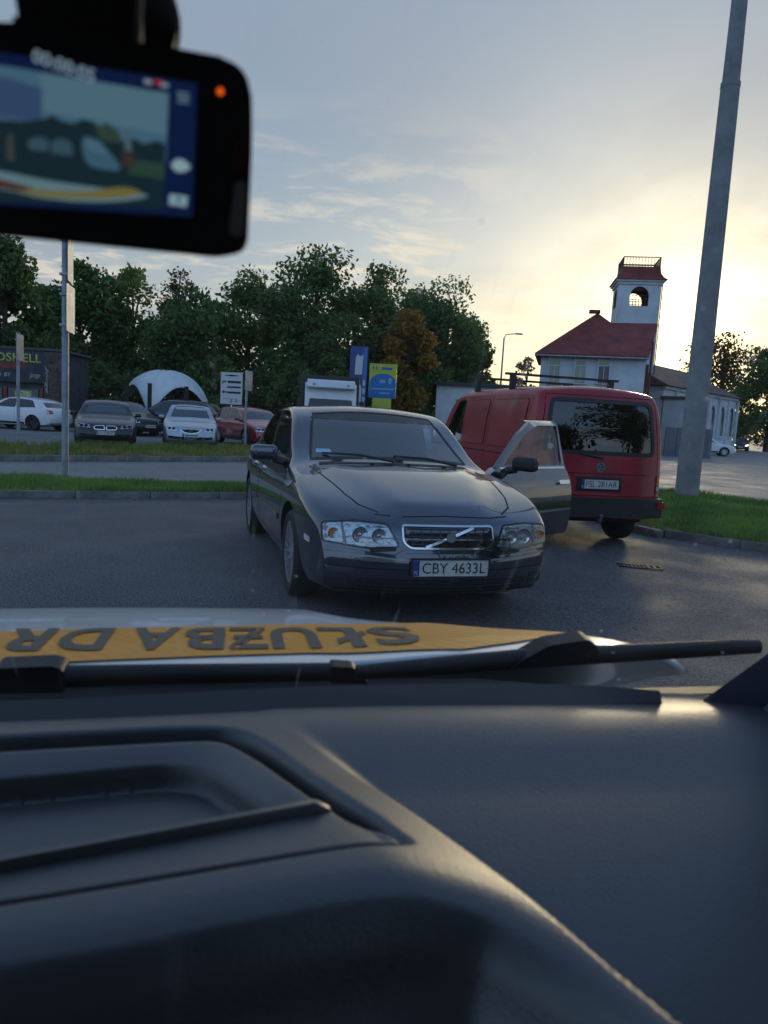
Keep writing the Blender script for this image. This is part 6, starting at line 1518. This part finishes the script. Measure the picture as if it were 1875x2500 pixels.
# ================================================================== dash camera hanging from the windscreen
def dashcam():
    D = .27
    def cp(px, py, dep=D): return CAM + (_F + _R*((px-937.5)/FPX) - _U*((py-1250)/FPX))*dep
    o = cp(230, 330); o.z = cp(230, 330).z
    t = thing('dash_camera', 'black dash camera with a lit screen hanging from the windscreen', 'dash camera', o)
    K = pmat('cam_black', (.006, .006, .008), .45); S = pmat('cam_side', (.020, .018, .018), .40)
    tilt = R(10); ex = (_R*math.cos(-R(7)) + _U*math.sin(-R(7))); ey = (_U*math.cos(-R(7)) - _R*math.sin(-R(7))); ez = -_F
    # body front plane: left side nearer
    ex = (ex - ez*.33).normalized(); ey = ey+ez*.30; ey = (ey-ex*ey.dot(ex)).normalized(); ez = ex.cross(ey).normalized()
    org = cp(300, 335)
    def uv(px, py):
        d = ray(px, py); s = (org-CAM).dot(ez)/d.dot(ez); P = CAM+d*s-org; return (P.dot(ex), P.dot(ey))
    bs = basis(ex, ey, ez, org-o)
    out = rpoly([uv(-330, 28), uv(340, 100), uv(612, 152), uv(617, 330), uv(604, 612), uv(545, 628), uv(-330, 540)], [.008, .02, .013, .02, .010, .012, .008], 6)
    body = prism('body', out, -.030, 0, K, t, bs, .0022, 40)
    prism('side_key', rpoly([uv(575, 440), uv(602, 446), uv(594, 580), uv(556, 574)], .003), .0, .0016, pmat('cam_key', (.22, .20, .18), .35), body, bs)
    prism('side_slot', [uv(570, 338), uv(600, 344), uv(597, 428), uv(568, 420)], .0, .0008, pmat('cam_slot', (.05, .006, .006), .4), body, bs)
    prism('status_light', [(x, y) for x, y in circle(.0012, 16, uv(538, 224))], .0, .001, pmat('led', (.3, .05, .01), .4, emit=((1, .13, .01), .7)), body, bs)
    def em(name, c, s=1.0): return pmat(name, (.004, .004, .004), .25, emit=(c, s*.62))
    scr = prism('screen', [uv(-300, 80), uv(482, 205), uv(470, 530), uv(-300, 480)], .0, .0006, em('scr_navy', (.004, .012, .055)), body, bs)
    def layer(name, pts, c, z, s=1.0): return prism(name, [uv(*p) for p in pts], z, z+.0002, em('scr_'+name+str(abs(hash(c)) % 999), c, s), scr, bs)
    layer('picture_sky', [(-300, 110), (412, 229), (405, 400), (-300, 360)], (.060, .140, .215), .0006)
    layer('picture_haze', [(100, 180), (412, 229), (406, 330), (100, 270)], (.085, .175, .235), .0009)
    layer('picture_roof', [(-300, 140), (30, 195), (104, 218), (104, 300), (-300, 250)], (.035, .075, .16), .0012)
    layer('picture_woods', [(-300, 280), (60, 298), (110, 292), (128, 282), (150, 296), (180, 304), (205, 292), (230, 300), (250, 318), (270, 338), (300, 346), (330, 340), (352, 354), (380, 345), (404, 352), (400, 510), (-300, 470)], (.009, .024, .034), .0014)
    layer('picture_ground', [(-300, 360), (150, 395), (300, 412), (402, 395), (398, 510), (-300, 480)], (.008, .024, .034), .0016)
    layer('picture_cars', [(70, 345), (95, 336), (120, 342), (118, 372), (72, 366)], (.040, .090, .125), .0018)
    layer('picture_car', [(126, 350), (150, 338), (176, 350), (180, 382), (128, 376)], (.036, .085, .120), .0018)
    layer('picture_person', [(20, 330), (34, 330), (38, 395), (18, 390)], (.045, .055, .055), .0018)
    layer('picture_shrubs', [(232, 318), (262, 300), (290, 322), (300, 350), (250, 345)], (.030, .060, .045), .0017)
    layer('picture_tower', [(306, 320), (318, 318), (322, 372), (304, 368)], (.075, .120, .150), .0017)
    layer('picture_saloon', spline([(205, 338), (240, 345), (272, 378), (292, 405), (285, 418), (225, 408), (205, 378)], 4, True), (.045, .115, .180), .0020)
    layer('picture_roof_line', spline([(214, 344), (240, 348), (262, 376), (236, 374), (214, 362)], 4, True), (.070, .150, .215), .0022)
    layer('picture_van', [(300, 372), (328, 378), (328, 412), (298, 408)], (.045, .032, .030), .0020)
    layer('picture_verge', [(335, 392), (402, 402), (400, 440), (310, 425)], (.022, .060, .045), .0020)
    layer('picture_bonnet', spline([(-300, 360), (0, 418), (120, 442), (260, 462), (362, 478), (300, 492), (200, 494), (90, 482), (0, 462), (-300, 420)], 4, True), (.12, .21, .25), .0022)
    layer('picture_band', spline([(-200, 415), (0, 440), (90, 462), (200, 470), (300, 458), (345, 474), (260, 486), (120, 482), (0, 458)], 4, True), (.17, .15, .05), .0024)
    layer('picture_red', [(-100, 425), (10, 442), (85, 462), (60, 468), (-100, 445)], (.07, .02, .012), .0026)
    white = em('scr_white', (.26, .38, .44))
    text_obj('clock_digits', '00:00:05', white, scr, basis(*(Vector((bs[0][i], bs[1][i], bs[2][i])) for i in range(3)), o=(bs @ Vector((*uv(157, 162), .0008)))) @ Matrix.Rotation(R(-3.5), 4, 'Z'), height=.0042, depth=.0003)
    for k, (x, y, c) in enumerate(((362, 200, (.25, .3, .33)), (388, 202, (.35, .02, .03)), (402, 208, (.2, .28, .32)))): layer('status_icon', [(x-10, y-6), (x+9, y-3), (x+8, y+8), (x-10, y+5)], c, .0008)
    for i in range(3): layer('menu_line', [(432, 225+i*10), (462, 229+i*10), (462, 234+i*10), (432, 230+i*10)], (.12, .20, .28), .0008)
    layer('picture_icon', spline([(418, 402), (438, 388), (464, 405), (455, 418), (432, 420)], 4, True), (.26, .40, .46), .0008)
    layer('record_icon', [(414, 474), (458, 480), (455, 506), (412, 500)], (.24, .38, .45), .0008)
    layer('record_dot', circle(6, 12, (436, 489)), (.03, .08, .14), .0011)
    # suction mount: bracket, neck and round foot on the glass
    mt = prism('bracket', rpoly([uv(12, -140), uv(330, -140), uv(345, 20), uv(345, 118), uv(-330, 90), uv(-330, 36), uv(40, 46)], [.002, .006, .006, .006, .006, .003, .001]), -.034, -.004, K, t, bs, .002, 40)
    c = uv(252, -55)
    ft = prism('suction_foot', circle(.0250, 40, c), -.046, -.036, S, t, bs, .002, 40)
    prism('foot_rim', [(c[0]+.0264*math.cos(a), c[1]+.0264*math.sin(a)) for a in np.linspace(0, 2*math.pi, 48, endpoint=False)], -.049, -.046, pmat('rim_amber', (.20, .12, .045), .25), ft, bs, .001, 40)
    prism('lever', rpoly([uv(333, -60), uv(350, -60), uv(345, 100), uv(330, 96)], .002), -.004, .001, pmat('lever', (.22, .20, .16), .3), mt, bs)
dashcam()
